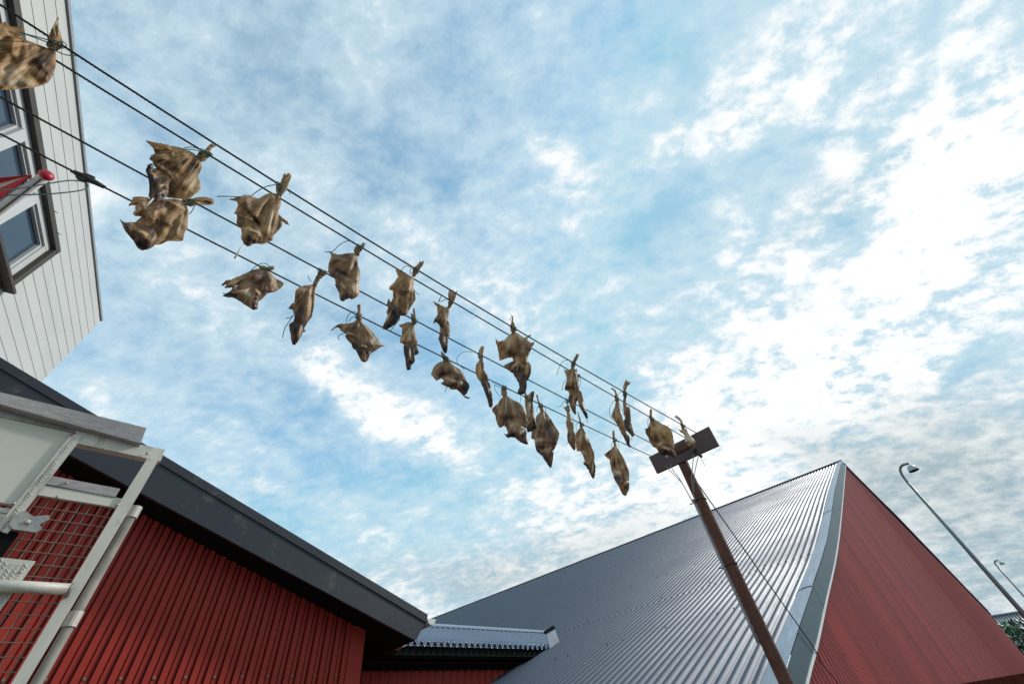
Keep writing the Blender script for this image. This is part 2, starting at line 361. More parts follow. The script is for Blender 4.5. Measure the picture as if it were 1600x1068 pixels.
# ------------------------------------------------------------------ low link building
LW = Wall(A0, -5.16); LE = Wall(A0, -4.915); LR = Wall(A0, -5.80)
eA, eB = LE.at((600, 1008)), LE.at((858, 1012)); ze = eB[1]; rB = LR.at((852, 988)); zrg = rB[1]
link = thing('connecting_building', LW.p(eB[0]-2, 0), 'low building with small blue corrugated roof wedged between the two larger buildings', 'building')
ua = 2.15; LP = .092
wtop = LW.at((700, 1046))[1]
nc = int((7.3-ua)/.11*8); v = []; f = []
for i in range(nc+1):
    u = ua+(7.3-ua)*i/nc; t = (u/.11) % 1; o = .012*math.sin(2*math.pi*t)
    v += [LW.p(u, 0, o), LW.p(u, ze-.02, o)]
    if i: f.append((2*i-2, 2*i, 2*i+1, 2*i-1))
obj('wall', v, f, M['red'], link, True)
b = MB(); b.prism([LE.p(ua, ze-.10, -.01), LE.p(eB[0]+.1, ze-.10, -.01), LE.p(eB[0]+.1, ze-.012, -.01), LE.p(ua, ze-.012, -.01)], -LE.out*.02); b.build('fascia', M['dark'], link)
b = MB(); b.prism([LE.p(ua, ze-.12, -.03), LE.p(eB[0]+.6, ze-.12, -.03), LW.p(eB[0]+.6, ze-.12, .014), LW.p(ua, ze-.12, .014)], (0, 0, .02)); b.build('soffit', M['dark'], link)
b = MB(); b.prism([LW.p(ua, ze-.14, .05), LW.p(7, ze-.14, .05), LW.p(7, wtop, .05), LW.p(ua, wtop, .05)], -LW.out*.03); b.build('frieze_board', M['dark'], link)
sh_ = LR.at((786, 983.4))[0]-LE.at((857, 1011))[0]; ur0 = ua-.6; ur1 = rB[0]; v = []; f = []; nc = int((ur1-ur0)/LP*12); nt = 6
rp = lambda u, t, h=0: LR.p(u, zrg+h-.01)*(1-t)+LE.p(u, ze+h+.0, .03)*t
for i in range(nc+1):
    u = ur0+(ur1-ur0)*i/nc; h = .026*math.tanh(1.8*math.cos(2*math.pi*u/LP)); g_ = -sh_-(eB[0]-rB[0]); te = 1.0 if g_ <= 0 else max(0.0, min(1.0, (rB[0]-u)/g_))
    for k in range(nt+1): t = te*k/nt; v.append(rp(u-sh_*t, t, h))
    if i:
        for k in range(nt): f.append(((nt+1)*(i-1)+k, (nt+1)*i+k, (nt+1)*i+k+1, (nt+1)*(i-1)+k+1))
roofm = obj('roof_sheet', v, f, M['linkmetal'], link, True)
mdf = roofm.modifiers.new('thick', 'SOLIDIFY'); mdf.thickness = .004
rA = LR.at((660, 974.5))
b = MB(); b.prism([LR.p(ua, zrg-.03, .12), LR.p(rB[0]+.05, zrg-.03, .12), LR.p(rB[0]+.05, zrg+.015, .05), LR.p(rB[0]+.05, zrg+.03, 0), LR.p(ua, zrg+.03, 0), LR.p(ua, zrg+.015, .05)], (0, 0, .006)); b.build('ridge_cap', M['linkmetal'], link)
LF = Wall(A0, -4.86)
LF.slab([(853, 986), (866, 979), (874, 1002), (859, 1013)], 0, .02, 'end_flashing', M['flash'], link)
LF.slab([(852, 985), (865, 976), (868, 981), (854, 989)], .01, .04, 'cap_end', M['dark'], link)

# ------------------------------------------------------------------ left red building with charcoal rake
RW = Wall(A0, -4.304); FL = Wall(A0, -4.0)
ftop = lambda u: -.374*u+3.649
fbot = lambda u: -.347*u+3.329
c_u = RW.at((571, 983))[0]
redb = thing('red_building', RW.p(c_u, 0), 'red profiled steel building with a wide charcoal sloping fascia at lower left', 'building')
v = []; f = []; per = .0932; scr_u = RW.at((526, 1053.6))[0]; us = []
prof_r = [(0, .036), (.035, .036), (.038, .008), (.044, .008), (.047, .023), (.075, .023), (.077, -.008), (.088, -.008), (.0905, .036)]
k0 = int((-3.5-scr_u)/per)-1
for k in range(int((-3.5-scr_u)/per)-1, 60):
    for (a_, o) in prof_r: us.append((scr_u-.058+per*k+a_, o))
us = [q for q in us if -4.2 < q[0] < c_u-.10]
for i, (u, o) in enumerate(us):
    v += [RW.p(u, 0, o-.036), RW.p(u, fbot(u)+.03, o-.036)]
    if i: f.append((2*i-2, 2*i, 2*i+1, 2*i-1))
obj('wall', v, f, M['red'], redb)
b = MB(); RW.box(c_u-.14, c_u, 0, fbot(c_u)+.03, .012, .07, b); b.build('corner_trim', M['red'], redb)
b = MB(); b.prism([RW.p(c_u, 0, -.04), RW.p(c_u, 0, -5), RW.p(c_u, 2.6, -5), RW.p(c_u, 2.6, -.04)], -RW.u*.02); b.build('side_wall', M['red'], redb)
k = -1
for q in range(int((scr_u+3.2)/(2*per))+1):
    b = MB(); c = RW.p(scr_u-2*per*q, 2.275, -.012)
    b.lathe(c, RW.out, [(.010, 0), (.010, .002), (.006, .003), (.006, .007), (0, .008)], 8); b.build('screw', M['wire'], redb)
uL, uT, uB = -4.3, FL.at((667, 960))[0], FL.at((650, 998))[0]
b = MB(); b.prism([FL.p(uL, fbot(uL)), FL.p(uB, fbot(uB)), FL.p(uT-.012, ftop(uT)-.06), FL.p(uL, ftop(uL)-.06)], -FL.out*.03); b.build('fascia_board', M['fascia'], redb)
b = MB(); b.prism([FL.p(uL, ftop(uL)-.066, .012), FL.p(uT-.008, ftop(uT)-.066, .012), FL.p(uT+.004, ftop(uT), .012), FL.p(uL, ftop(uL), .012)], -FL.out*.05); b.build('fascia_cap', M['fascia'], redb)
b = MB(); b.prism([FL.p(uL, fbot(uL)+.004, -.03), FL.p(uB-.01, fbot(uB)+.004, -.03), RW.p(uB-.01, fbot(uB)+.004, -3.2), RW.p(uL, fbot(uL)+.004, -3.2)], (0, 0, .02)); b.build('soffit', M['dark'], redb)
b = MB(); b.prism([FL.p(uL, ftop(uL)-.03, -.04), FL.p(uT, ftop(uT)-.03, -.04), FL.p(uT, ftop(uT)-.03, -3.4), FL.p(uL, ftop(uL)-.03, -3.4)], (0, 0, .025)); b.build('roof', M['fascia'], redb)
b = MB(); b.prism([FL.p(uB-.02, fbot(uB)+.0, -.03), FL.p(uT-.02, ftop(uT)-.04, -.03), FL.p(uT-.02, ftop(uT)-.04, -3.4), FL.p(uB-.02, fbot(uB)+.0, -3.4)], FL.u*.012); b.build('eave_board', M['fascia'], redb)
# half round gutter along the eave
b = MB(); gr = .05; n = 12; gv = []; gf = []; gu, gz = uT+.048, ftop(uT)-.035
for i, off in enumerate((.015, -3.3)):
    for (rad) in (gr, gr-.004):
        for kk in range(n+1):
            a_ = math.pi+math.pi*kk/n; gv.append(FL.p(gu+rad*math.cos(a_), gz+rad*math.sin(a_)-.01*i, off))
m1 = n+1
for kk in range(n):
    gf += [(kk, kk+1, 2*m1+kk+1, 2*m1+kk), (m1+kk, m1+kk+1, 3*m1+kk+1, 3*m1+kk), (kk, m1+kk, m1+kk+1, kk+1)]
gf.append(tuple(range(n+1)))
obj('gutter', gv, gf, M['white'], redb)
b = MB(); b.tube([C0+ray(631, 1002)*5.5, C0+ray(618, 1010)*5.8, C0+ray(592, 1023)*6.5], [.042, .04, .036], 12); b.build('gutter_outlet', M['white'], redb)

# ------------------------------------------------------------------ white clad house, upper left
HW = Wall(-37, -2.775)
hu, hz_ = HW.at((157, 500)); hz_ = 6.6
house = thing('clad_house', HW.p(hu, 0), 'tall house with pale horizontal board cladding and a brown framed window, upper left', 'house')
wu1, wz1 = HW.at((87, 390)); wz0 = HW.at((6, 447))[1]; wu0 = HW.at((30, 60))[0]-.6
BP = .135; v = []; f = []
z = 0.0
def strip(ua_, ub_, za, zb):
    k = len(v)
    v.extend([HW.p(ua_, za, .0075), HW.p(ub_, za, .0075), HW.p(ub_, zb, .004), HW.p(ua_, zb, .004), HW.p(ua_, za, .003), HW.p(ub_, za, .003)])
    f.extend([(k, k+1, k+2, k+3), (k, k+1, k+5, k+4)])
nrow = int(hz_/BP); z = hz_-nrow*BP
us_off = [0.9, 2.1, .35, 1.6, 2.7]
for r in range(nrow):
    za, zb = z, z+BP
    spans = [(-4.5, hu)]
    if zb > wz0+.02 and za < wz1-.02: spans = [(wu1-.02, hu), (-4.5, wu0+.02)]
    for (a_, c_) in spans:
        x = a_; js = sorted(a_+((us_off[r % 5]+3.0*k) % 12) for k in range(4))
        cut = [a_]+[j for j in js if a_+.05 < j < c_-.05]+[c_]
        for j in range(len(cut)-1): strip(cut[j]+.0006, cut[j+1]-.0006, za, zb+.004)
    z += BP
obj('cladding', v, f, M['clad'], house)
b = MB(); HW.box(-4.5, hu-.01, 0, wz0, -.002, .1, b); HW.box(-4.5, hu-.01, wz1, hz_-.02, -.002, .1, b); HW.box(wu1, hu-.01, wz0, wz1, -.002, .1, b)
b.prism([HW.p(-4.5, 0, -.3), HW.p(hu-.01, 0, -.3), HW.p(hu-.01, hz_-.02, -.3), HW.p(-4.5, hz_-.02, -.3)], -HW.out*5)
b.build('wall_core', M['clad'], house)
b = MB(); HW.box(-4.5, hu+.005, hz_-.012, hz_+.02, .022, .06, b); b.build('eave_trim', M['cable'], house)
win = MB()
cw = .062
HW.box(wu0, wu1, wz1-cw, wz1, .045, .09, win); HW.box(wu1-cw, wu1, wz0, wz1-cw, .043, .09, win); win.build('window_casing', M['brown'], house)
b = MB(); HW.box(wu0, wu1+.03, wz0-.03, wz0, .085, .13, b); b.build('window_sill', M['brown'], house)
wf = MB(); fw_ = .07
zt = wz1-cw; ur_ = wu1-cw
m1u = HW.at((64, 303), 0)[0]; m2u = HW.at((40, 208), 0)[0]
HW.box(wu0, ur_, zt-fw_, zt, .0, .07, wf); HW.box(ur_-fw_, ur_, wz0, zt-fw_, -.002, .07, wf); HW.box(wu0, ur_-fw_, wz0, wz0+fw_, -.002, .07, wf)
for mu in (m1u, m2u, m2u-(m1u-m2u), m2u-2*(m1u-m2u)):
    HW.box(mu-.055, mu+.055, wz0+fw_, zt-fw_, .012, .08, wf)
wfo = wf.build('window', M['whitewin'], house)
b = MB(); HW.box(wu0, ur_-fw_, wz0+fw_, zt-fw_, -.05, .01, b); b.build('pane', M['glass'], wfo)
# inner sash beads
b = MB()
for ea, eb in ((m1u+.055, ur_-fw_), (m2u+.055, m1u-.055), (2*m2u-m1u+.055, m2u-.055)):
    HW.box(ea, eb, zt-fw_-.022, zt-fw_, -.02, .03, b); HW.box(eb-.022, eb, wz0+fw_, zt-fw_-.022, -.021, .03, b); HW.box(ea, ea+.022, wz0+fw_, zt-fw_-.022, -.021, .03, b)
b.build('sash_bead', M['whitewin'], wfo)
for (a_, c_, d_2) in [((80, 332), (86, 330), (90, 333)), ((85, 366), (91, 364), (95, 367)), ((66, 248), (72, 246), (76, 249))]:
    b = MB(); b.tube([HW.pt(a_, .02), HW.pt(c_, .05), HW.pt(d_2, .03)], .004, 6); b.build('wire_hook', M['fascia'], house)

# ------------------------------------------------------------------ flagpole with ball and flag
bp = C0+ray(80, 268)*3.9; base = HW.pt((-190, 470), .02)
fd = (bp-base)/np.linalg.norm(bp-base)
fp = thing('flagpole', base, 'slanted white flagpole on the clad house, red ball at its tip', 'flagpole')
b = MB(); b.tube([base, bp-fd*.058], .027, 14); b.build('pole', M['flagwhite'], fp, True)
b = MB(); b.lathe(bp-fd*.055, fd, [(.014, -.004), (.028, -.002), (.034, .002), (.036, .010), (.033, .022), (.024, .031), (.012, .036), (0, .038)], 20); b.build('ball', M['ball'], fp, True)
b = MB(); b.tube([base+fd*.3+np.array([.02, .01, -.045]), bp-fd*.08+np.array([.01, 0, -.03])], .004, 6); b.build('halyard', M['fascia'], fp)
nrm = -(bp-C0)/np.linalg.norm(bp-C0); fup = np.cross(nrm, fd); fup /= np.linalg.norm(fup); fup = fup if fup@(ray(20, 250)-ray(20, 300)) > 0 else -fup
flag = thing('flag', bp-fd*.3, 'furled red flag with a white cross band lying along the slanted white flagpole', 'flag')
def cloth(nm, a0, a1, w0, w1, m):
    v = []; f = []; n1_, n2_ = 24, 8
    for i in range(n1_+1):
        s_ = a0+(a1-a0)*i/n1_
        for j in range(n2_+1):
            t_ = w0+(w1-w0)*j/n2_; wd = .15*min(1, (s_-.10)*3.0)
            v.append(bp-fd*s_+fup*(.036+wd*t_)+nrm*(.018*math.sin(t_*6+s_*5)+.012*math.sin(s_*11)))
    for i in range(n1_):
        for j in range(n2_): k = i*(n2_+1)+j; f.append((k, k+1, k+n2_+2, k+n2_+1))
    o = obj(nm, v, f, m, flag, True); s = o.modifiers.new('thick', 'SOLIDIFY'); s.thickness = .003
cloth('red_field', .11, 1.7, .62, 1.0, M['flagred']); cloth('white_band', .11, 1.7, .36, .62, M['flagwhite']); cloth('red_field', .11, 1.7, 0, .36, M['flagred'])

# ------------------------------------------------------------------ trailer gate, lower left
TG = Wall(A0, -1.703)
gate = thing('trailer_gate', TG.p(TG.at((130, 900))[0], 0), 'aluminium framed mesh gate with white panel and latch at lower left', 'gate')
TG.slab([(-60, 598), (0, 612), (229, 668), (220, 692), (0, 631), (-60, 616)], .03, .05, 'top_beam', M['beam'], gate)
TG.slab([(-60, 619), (0, 633), (140, 672), (128, 678), (0, 650), (-60, 637)], .0, .04, 'beam_channel', M['galv'], gate)
TG.slab([(118, 672), (258, 702), (251, 720), (121, 692)], .004, .03, 'angle_bar', M['alu'], gate)
TG.slab([(230, 716), (247, 719), (223.5, 760), (40, 1068), (-80, 1262), (-110, 1270), (17, 1068), (202, 760)], .012, .035, 'post', M['alu'], gate)
b = MB(); u_, z_ = TG.at((211, 797), -.06); b.tube([TG.p(u_, z_, -.06), TG.p(u_, .6, -.06)], .0125, 12); b.build('pipe', M['pipe'], gate, True)
for c_ in [(209, 800), (111, 967)]:
    b = MB(); _, z_ = TG.at(c_, -.06); b.tube([TG.p(u_, z_-.018, -.06), TG.p(u_, z_+.018, -.06)], .0155, 14); b.build('pipe_clamp', M['alu'], gate)
TG.slab([(81, 743), (188, 763), (180, 776), (70, 755)], .006, .02, 'cross_bar', M['beam'], gate)
TG.slab([(68, 757), (195, 779), (187, 793), (56, 772)], .002, .012, 'white_plate', M['panel'], gate)
TG.slab([(-70, 634), (0, 651), (112, 676), (22, 788), (0, 784), (-70, 772)], -.004, .015, 'panel', M['panel'], gate)
TG.slab([(-70, 780), (0, 792), (17, 794), (0, 816), (-40, 866)], -.006, .015, 'panel', M['panel'], gate)
def tread(poly, off, name):
    o = TG.slab(poly, off, .004, name, M['alu'], gate)
    ps = [TG.at(q, off) for q in poly]; umin, umax = min(p[0] for p in ps), max(p[0] for p in ps); zmin, zmax = min(p[1] for p in ps), max(p[1] for p in ps)
    def inside(x, y):
        c = False; j = len(ps)-1
        for i in range(len(ps)):
            if (ps[i][1] > y) != (ps[j][1] > y) and x < (ps[j][0]-ps[i][0])*(y-ps[i][1])/(ps[j][1]-ps[i][1])+ps[i][0]: c = not c
            j = i
        return c
    b = MB(); st = .0125; i = 0; zz = zmin
    while zz < zmax:
        uu = umin; j = 0
        while uu < umax:
            blk = (int((uu-umin)/(st*2.01))+int((zz-zmin)/(st*2.01))) % 2; a_ = math.pi/4 if blk else -math.pi/4
            L_ = st*.66; d = (math.cos(a_)*L_, math.sin(a_)*L_)
            if inside(uu-d[0], zz-d[1]) and inside(uu+d[0], zz+d[1]):
                b.tube([TG.p(uu-d[0], zz-d[1], off), TG.p(uu, zz, off+.0016), TG.p(uu+d[0], zz+d[1], off)], [.0005, .0017, .0005], 6)
            uu += st
        zz += st*.62
    if b.v: b.build('tread_pattern', M['alu'], o)
tread([(112, 677), (128, 679), (121, 692), (37, 800), (-20, 872), (-40, 866), (0, 817), (22, 789)], .008, 'tread_strip')
tread([(-50, 866), (0, 870), (56, 876), (34, 907), (-10, 967), (-60, 1000)], .010, 'tread_plate')
zs_ = TG.at((150, 853.7))[1]-TG.at((184.5, 809))[1]; zsp = abs(zs_)/3; z0_ = TG.at((184.5, 809))[1]
wr = MB(); pu = TG.at((202, 760))[0]
z = z0_
while z > .9:
    wr.tube([TG.p(pu-.55, z, -.006), TG.p(pu+.02, z, -.006)], .0012, 6); z -= zsp
u_ = pu-.012
while u_ > pu-.55:
    wr.tube([TG.p(u_, .9, -.009), TG.p(u_, z0_+.03, -.009)], .0012, 6); u_ -= .0235
wr.build('wire_mesh', M['wire'], gate)
b = MB(); TG.bar((-60, 911), (106, 920), .03, .0135, b, 16); tb = b.build('rail_tube', M['alu'], gate, True)
b = MB(); c_ = TG.pt((110, 921), .025); rr = []
for k in range(14): a_ = 2*math.pi*k/14; rr.append(c_+TG.out*.014*math.cos(a_)+UP*.015*math.sin(a_))
b.tube(rr, .0045, 6, True); b.build('weld_bead', M['galv'], tb)
lt = TG.slab([(24, 803), (40, 797), (52, 806), (76, 804), (78, 810), (62, 818), (66, 826), (56, 831), (20, 826), (14, 818)], .03, .012, 'latch', M['galv'], gate)
b = MB(); b.lathe(TG.pt((44, 815), .031), TG.out, [(.005, 0), (.005, .004), (0, .006)], 10); b.build('latch_pin', M['panel'], lt)
TG.slab([(33, 797), (39, 800), (12, 832), (3, 830)], .024, .01, 'hinge_bar', M['alu'], gate)
TG.slab([(-20, 838), (10, 826), (30, 832), (4, 868), (-30, 878)], .016, .012, 'latch_block', M['dark'], gate)
for q in [(89, 776), (183, 788), (111, 678), (21, 786), (163, 701), (230, 708), (32, 893), (103, 754)]:
    b = MB(); b.lathe(TG.pt(q, .010), TG.out, [(.0045, 0), (.0042, .002), (.002, .0035), (0, .0038)], 10); b.build('rivet', M['galv'], gate)

# ------------------------------------------------------------------ ropes
RL = {1: [(-160, -95), (0, 6.6), (75, 55), (123, 87), (240, 163), (264.5, 180), (436, 288), (615, 400), (880, 557), (1090, 677)],
      2: [(-100, -22), (87, 95), (240, 190), (333, 245), (480, 335), (519, 360), (640, 431.5), (794, 522), (880, 573), (1068, 682)],
      3: [(-90, 103), (0, 152), (160, 237), (230, 277), (371, 353), (500, 422), (605, 477), (686, 520), (787, 573), (860, 610.6), (959, 662), (1040, 703)],
      4: [(-80, 169), (0, 210), (156, 289), (205, 312), (294, 358.6), (405, 415), (493, 459), (567, 497), (652, 538), (767, 594.6), (860, 639), (959, 684), (1016, 712)]}
ROPE = {}
for k, l in RL.items():
    d = ray(*l[-1]); Pe = C0+d*1.6/d[2]; a = math.radians(A0); n = np.array([math.cos(a), -math.sin(a), 0])
    wl = Wall(A0, float(n@Pe)); s = [wl.at(q) for q in l]
    co = np.polyfit([q[0] for q in s], [q[1] for q in s], 3); ROPE[k] = (wl, co, s[0][0], s[-1][0])
lab = {1: 'outermost black rope, highest of the four across the sky', 2: 'second black rope from the top of the four', 3: 'third black rope from the top of the four', 4: 'lowest of the four black ropes, with a twine knot on it'}
for k, (wl, co, ua_, ub_) in ROPE.items():
    pts = []; us_ = np.linspace(ua_-.4, ub_+.015, 260)
    for strand in range(3):
        pts.append([wl.p(u, float(np.polyval(co, u)))+.0019*(math.cos(u*190+strand*2.094)*wl.n+math.sin(u*190+strand*2.094)*UP) for u in np.linspace(ua_-.4, ub_+.015, 900)])
    b = MB()
    for p_ in pts: b.tube(p_, .0021, 5)
    o = b.build('drying_rope', M['rope'], None, True); tag(o, lab[k], 'rope', 'ropes strung to the crossbar')
def rope_pt(k, q):
    wl, co, _, _ = ROPE[k]; u, z = wl.at(q); return wl.p(u, float(np.polyval(co, u)))
# small dark knots on the ropes
# ------------------------------------------------------------------ rusty pole with crossbar
dl, dr = ray(1013.5, 713.5), ray(1107, 665.6)
bl = C0+dl*1.6/dl[2]; br = C0+dr*1.6/dr[2]
bd = (br-bl); bd[2] = 0; bd /= np.linalg.norm(bd); bn = np.array([bd[1], -bd[0], 0]); bn = bn if bn@(C0-bl) > 0 else -bn
def bplane(q, off=0.0):
    d = ray(*q); o = bl+bn*off; t = ((o-C0)@bn)/(d@bn); return C0+d*t
cs = [bplane(q) for q in [(1013.5, 713.5), (1107, 665.6), (1123, 695), (1026, 739)]]
ht = np.linalg.norm((cs[2]-cs[1])); 
ptop = bplane((1064, 716), -.05); pcen = ptop.copy()
pole = thing('rusty_pole', (pcen[0], pcen[1], 0), 'slender rust brown steel pole carrying the crossbar where the ropes end', 'pole')
b = MB(); pr = .038
pp = [(pcen[0]+.0*i, pcen[1], z_) for i, z_ in enumerate(np.linspace(0, ptop[2]+.10, 14))]
b.tube(pp, pr, 20); b.build('shaft', M['rust'], pole, True)
b = MB(); b.prism(cs, -bn*.022); cb = b.build('crossbar', M['board'], pole)
bv = cb.modifiers.new('bevel', 'BEVEL'); bv.width = .002; bv.segments = 2
for q in [(1042, 713), (1076, 696)]:
    b = MB(); b.lathe(bplane(q, .001), bn, [(.007, 0), (.007, .003), (.003, .0045), (0, .005)], 10); b.build('bolt', M['stick'], pole)
b = MB(); b.prism([bplane(q, .012) for q in [(1053, 700), (1078, 688), (1082, 696), (1057, 708)]], -bn*.010); b.build('bracket', M['rust'], pole)
for zq in [(1092, 782), (1138, 883)]:
    d = ray(*zq); t = math.hypot(pcen[0], pcen[1])/math.hypot(d[0], d[1]); z_ = 1.6+d[2]*t
    b = MB(); b.tube([(pcen[0]+(pr+.003)*math.cos(a), pcen[1]+(pr+.003)*math.sin(a), z_) for a in np.linspace(0, 2*math.pi, 18)[:-1]], .004, 6, True)
    b.tube([pcen*[1, 1, 0]+np.array([0, 0, z_])-bd*(pr), pcen*[1, 1, 0]+np.array([0, 0, z_])-bd*(pr+.045)+bn*.01], .004, 6); b.build('strap', M['fascia'], pole)
# grey conduit hugging the left side of the pole
cc = pcen-bd*(pr+.006)+bn*.016
b = MB(); d = ray(1092, 782); t = math.hypot(pcen[0], pcen[1])/math.hypot(d[0], d[1]); zc = 1.6+d[2]*t
b.tube([(cc[0], cc[1], z_) for z_ in np.linspace(1.9, zc+.02, 8)], .0085, 10); b.build('conduit', M['cable'], pole, True)
# cables from the holes in the board to the strap
strp = np.array([cc[0], cc[1], zc])
for qs in [[(1040, 727), (1050, 738), (1066, 755), (1080, 775)], [(1047, 725), (1052, 735), (1062, 748), (1081, 777)], [(1084, 711), (1082, 730), (1081, 750), (1082, 780)], [(1091, 713), (1086, 735), (1084, 755), (1084, 780)]]:
    pts = [bplane(q, .012-.01*i) for i, q in enumerate(qs)]; pts[-1] = strp+bn*.01+bd*.004*(qs[0][0]-1060)/10
    b = MB(); b.tube(crom(pts, 5), .0032, 6); b.build('lashing_cable', M['cable'], pole, True)
# dark guy wire running down from the board to the right
gw = [bplane((1074, 722), .01), bplane((1083, 744), -.03)]
d1 = GW.pt((1268, 1006), .06); d2 = GW.pt((1283, 1034), .03); d3 = GW.pt((1310, 1068), .03); d4 = GW.pt((1340, 1120), .03)
b = MB(); pts = crom([gw[0], gw[1], gw[1]*.5+d1*.5+np.array([0, 0, -.01]), d1, d2, d3, d4], 8); b.tube(pts, .004, 6)
tag(b.build('guy_wire', M['rope'], None, True), 'thin dark wire slanting from the crossbar down across the metal roof', 'wire')

# ------------------------------------------------------------------ street lamps
def lamp(px_top, D, headpx, label, scale_px):
    d = ray(*px_top[0]); hd = math.hypot(d[0], d[1]); nrm_ = np.array([d[0]/hd, d[1]/hd, 0]); Pl = C0+d/hd*D
    def q3(q): dd = ray(*q); t = (nrm_@(Pl-C0))/(nrm_@dd); return C0+dd*t
    pts = [q3(q) for q in px_top]; rt = thing('street_lamp', (pts[0][0], pts[0][1], 0), label, 'street lamp', 'street lamps beyond the warehouse')
    x0 = pts[0]; b = MB(); b.tube([(x0[0], x0[1], 0), (x0[0], x0[1], 3), (x0[0], x0[1], x0[2])], [.085, .075, .05], 12); b.build('pole', M['lamppole'], rt, True)
    pts[0] = x0; b = MB(); b.tube(crom(pts, 5), [.045]*(5*(len(pts)-1)+1), 10); b.build('arm', M['lamppole'], rt, True)
    c = q3(headpx); R_ = np.linalg.norm(q3((headpx[0]+scale_px, headpx[1]))-c)
    b = MB(); b.lathe(c, (0, 0, 1), [(R_*.93, .0), (R_, .0), (R_*.98, .10*R_), (R_*.88, .55*R_), (R_*.66, .95*R_), (R_*.35, 1.2*R_), (.0, 1.3*R_)], 24); b.build('lamp_shade', M['lampgrey'], rt, True)
    b = MB(); b.lathe(c, (0, 0, 1), [(R_*.93, .0), (R_*.8, .2*R_), (0, .3*R_)], 24); b.build('reflector', M['fascia'], rt, True)
lamp([(1418, 753), (1411, 744), (1407, 736), (1407, 730), (1411, 726), (1420, 723.5)], 23, (1428.5, 735), 'taller grey street lamp right of the red gable, nearer of the two', 10)
lamp([(1561, 888), (1556, 882), (1554, 878), (1556, 875.5), (1560, 875)], 50, (1567, 881), 'small distant street lamp at the right edge, farther of the two', 5)

# ------------------------------------------------------------------ far shed and shrub at the right edge
def far(q, D): d = ray(*q); return C0+d/math.hypot(d[0], d[1])*D
fs = thing('grey_shed', far((1600, 990), 42)*[1, 1, 0], 'dark grey shed roof with pale ribs behind the red gable at the right edge', 'shed')
tl, tr = far((1540, 966), 42), far((1650, 949), 44); ddn = np.array([0, 0, -1.0])
toc = np.array([-tl[0], -tl[1], 0])/np.linalg.norm(tl[:2])
b = MB(); b.add([tl, tr, tr+toc*3-UP*2.2, tl+toc*3-UP*2.2], [(0, 1, 2, 3)]); b.build('roof', M['shedroof'], fs)
for k in range(24):
    a_ = tl+(tr-tl)*(k/24); b = MB(); b.tube([a_+UP*.03, a_+toc*3-UP*2.16], .045, 6); b.build('roof_rib', M['cable'], fs)
b = MB(); e0, e1 = tl+toc*3-UP*2.2, tr+toc*3-UP*2.2; b.add([e0, e1, e1*[1, 1, 0], e0*[1, 1, 0]], [(0, 1, 2, 3)]); b.build('wall', M['redfar'], fs)
b = MB(); b.tube([tl+UP*.05, tr+UP*.05], .09, 8); b.build('ridge_cap', M['shedroof'], fs)
sh = thing('shrub', far((1600, 1010), 34)*[1, 1, 0], 'green shrub of long drooping leaves behind the red gable corner', 'shrub')
b = MB(); ct = far((1592, 1000), 34)
for i in range(420):
    a_ = rng.uniform(0, 2*math.pi); r0 = rng.uniform(0, 1.6); z0 = rng.uniform(.3, 1)*(ct[2]+.6)
    p0 = np.array([ct[0]+math.cos(a_)*r0, ct[1]+math.sin(a_)*r0, z0]); an = rng.uniform(0, 2*math.pi); dr_ = np.array([math.cos(an), math.sin(an), 0]); l = rng.uniform(.6, 1.3)
    side = np.cross(dr_, UP)*.05
    q = [p0, p0+dr_*l*.35+UP*.22, p0+dr_*l*.75+UP*.12, p0+dr_*l-UP*.25]
    v = []; 
    for j, w_ in enumerate((.6, 1, .8, .05)): v += [q[j]-side*w_, q[j]+side*w_]
    b.add(v, [(0, 1, 3, 2), (2, 3, 5, 4), (4, 5, 7, 6)])
b.build('foliage', M['leaf'], sh)
b = MB()
for i in range(7): a_ = i*.9; b.tube([ct*[1, 1, 0], ct*[1, 1, .5]+np.array([.4*math.cos(a_), .4*math.sin(a_), 0]), ct+np.array([.9*math.cos(a_), .9*math.sin(a_), 0])], [.05, .035, .015], 6)
b.build('stems', M['brown'], sh)

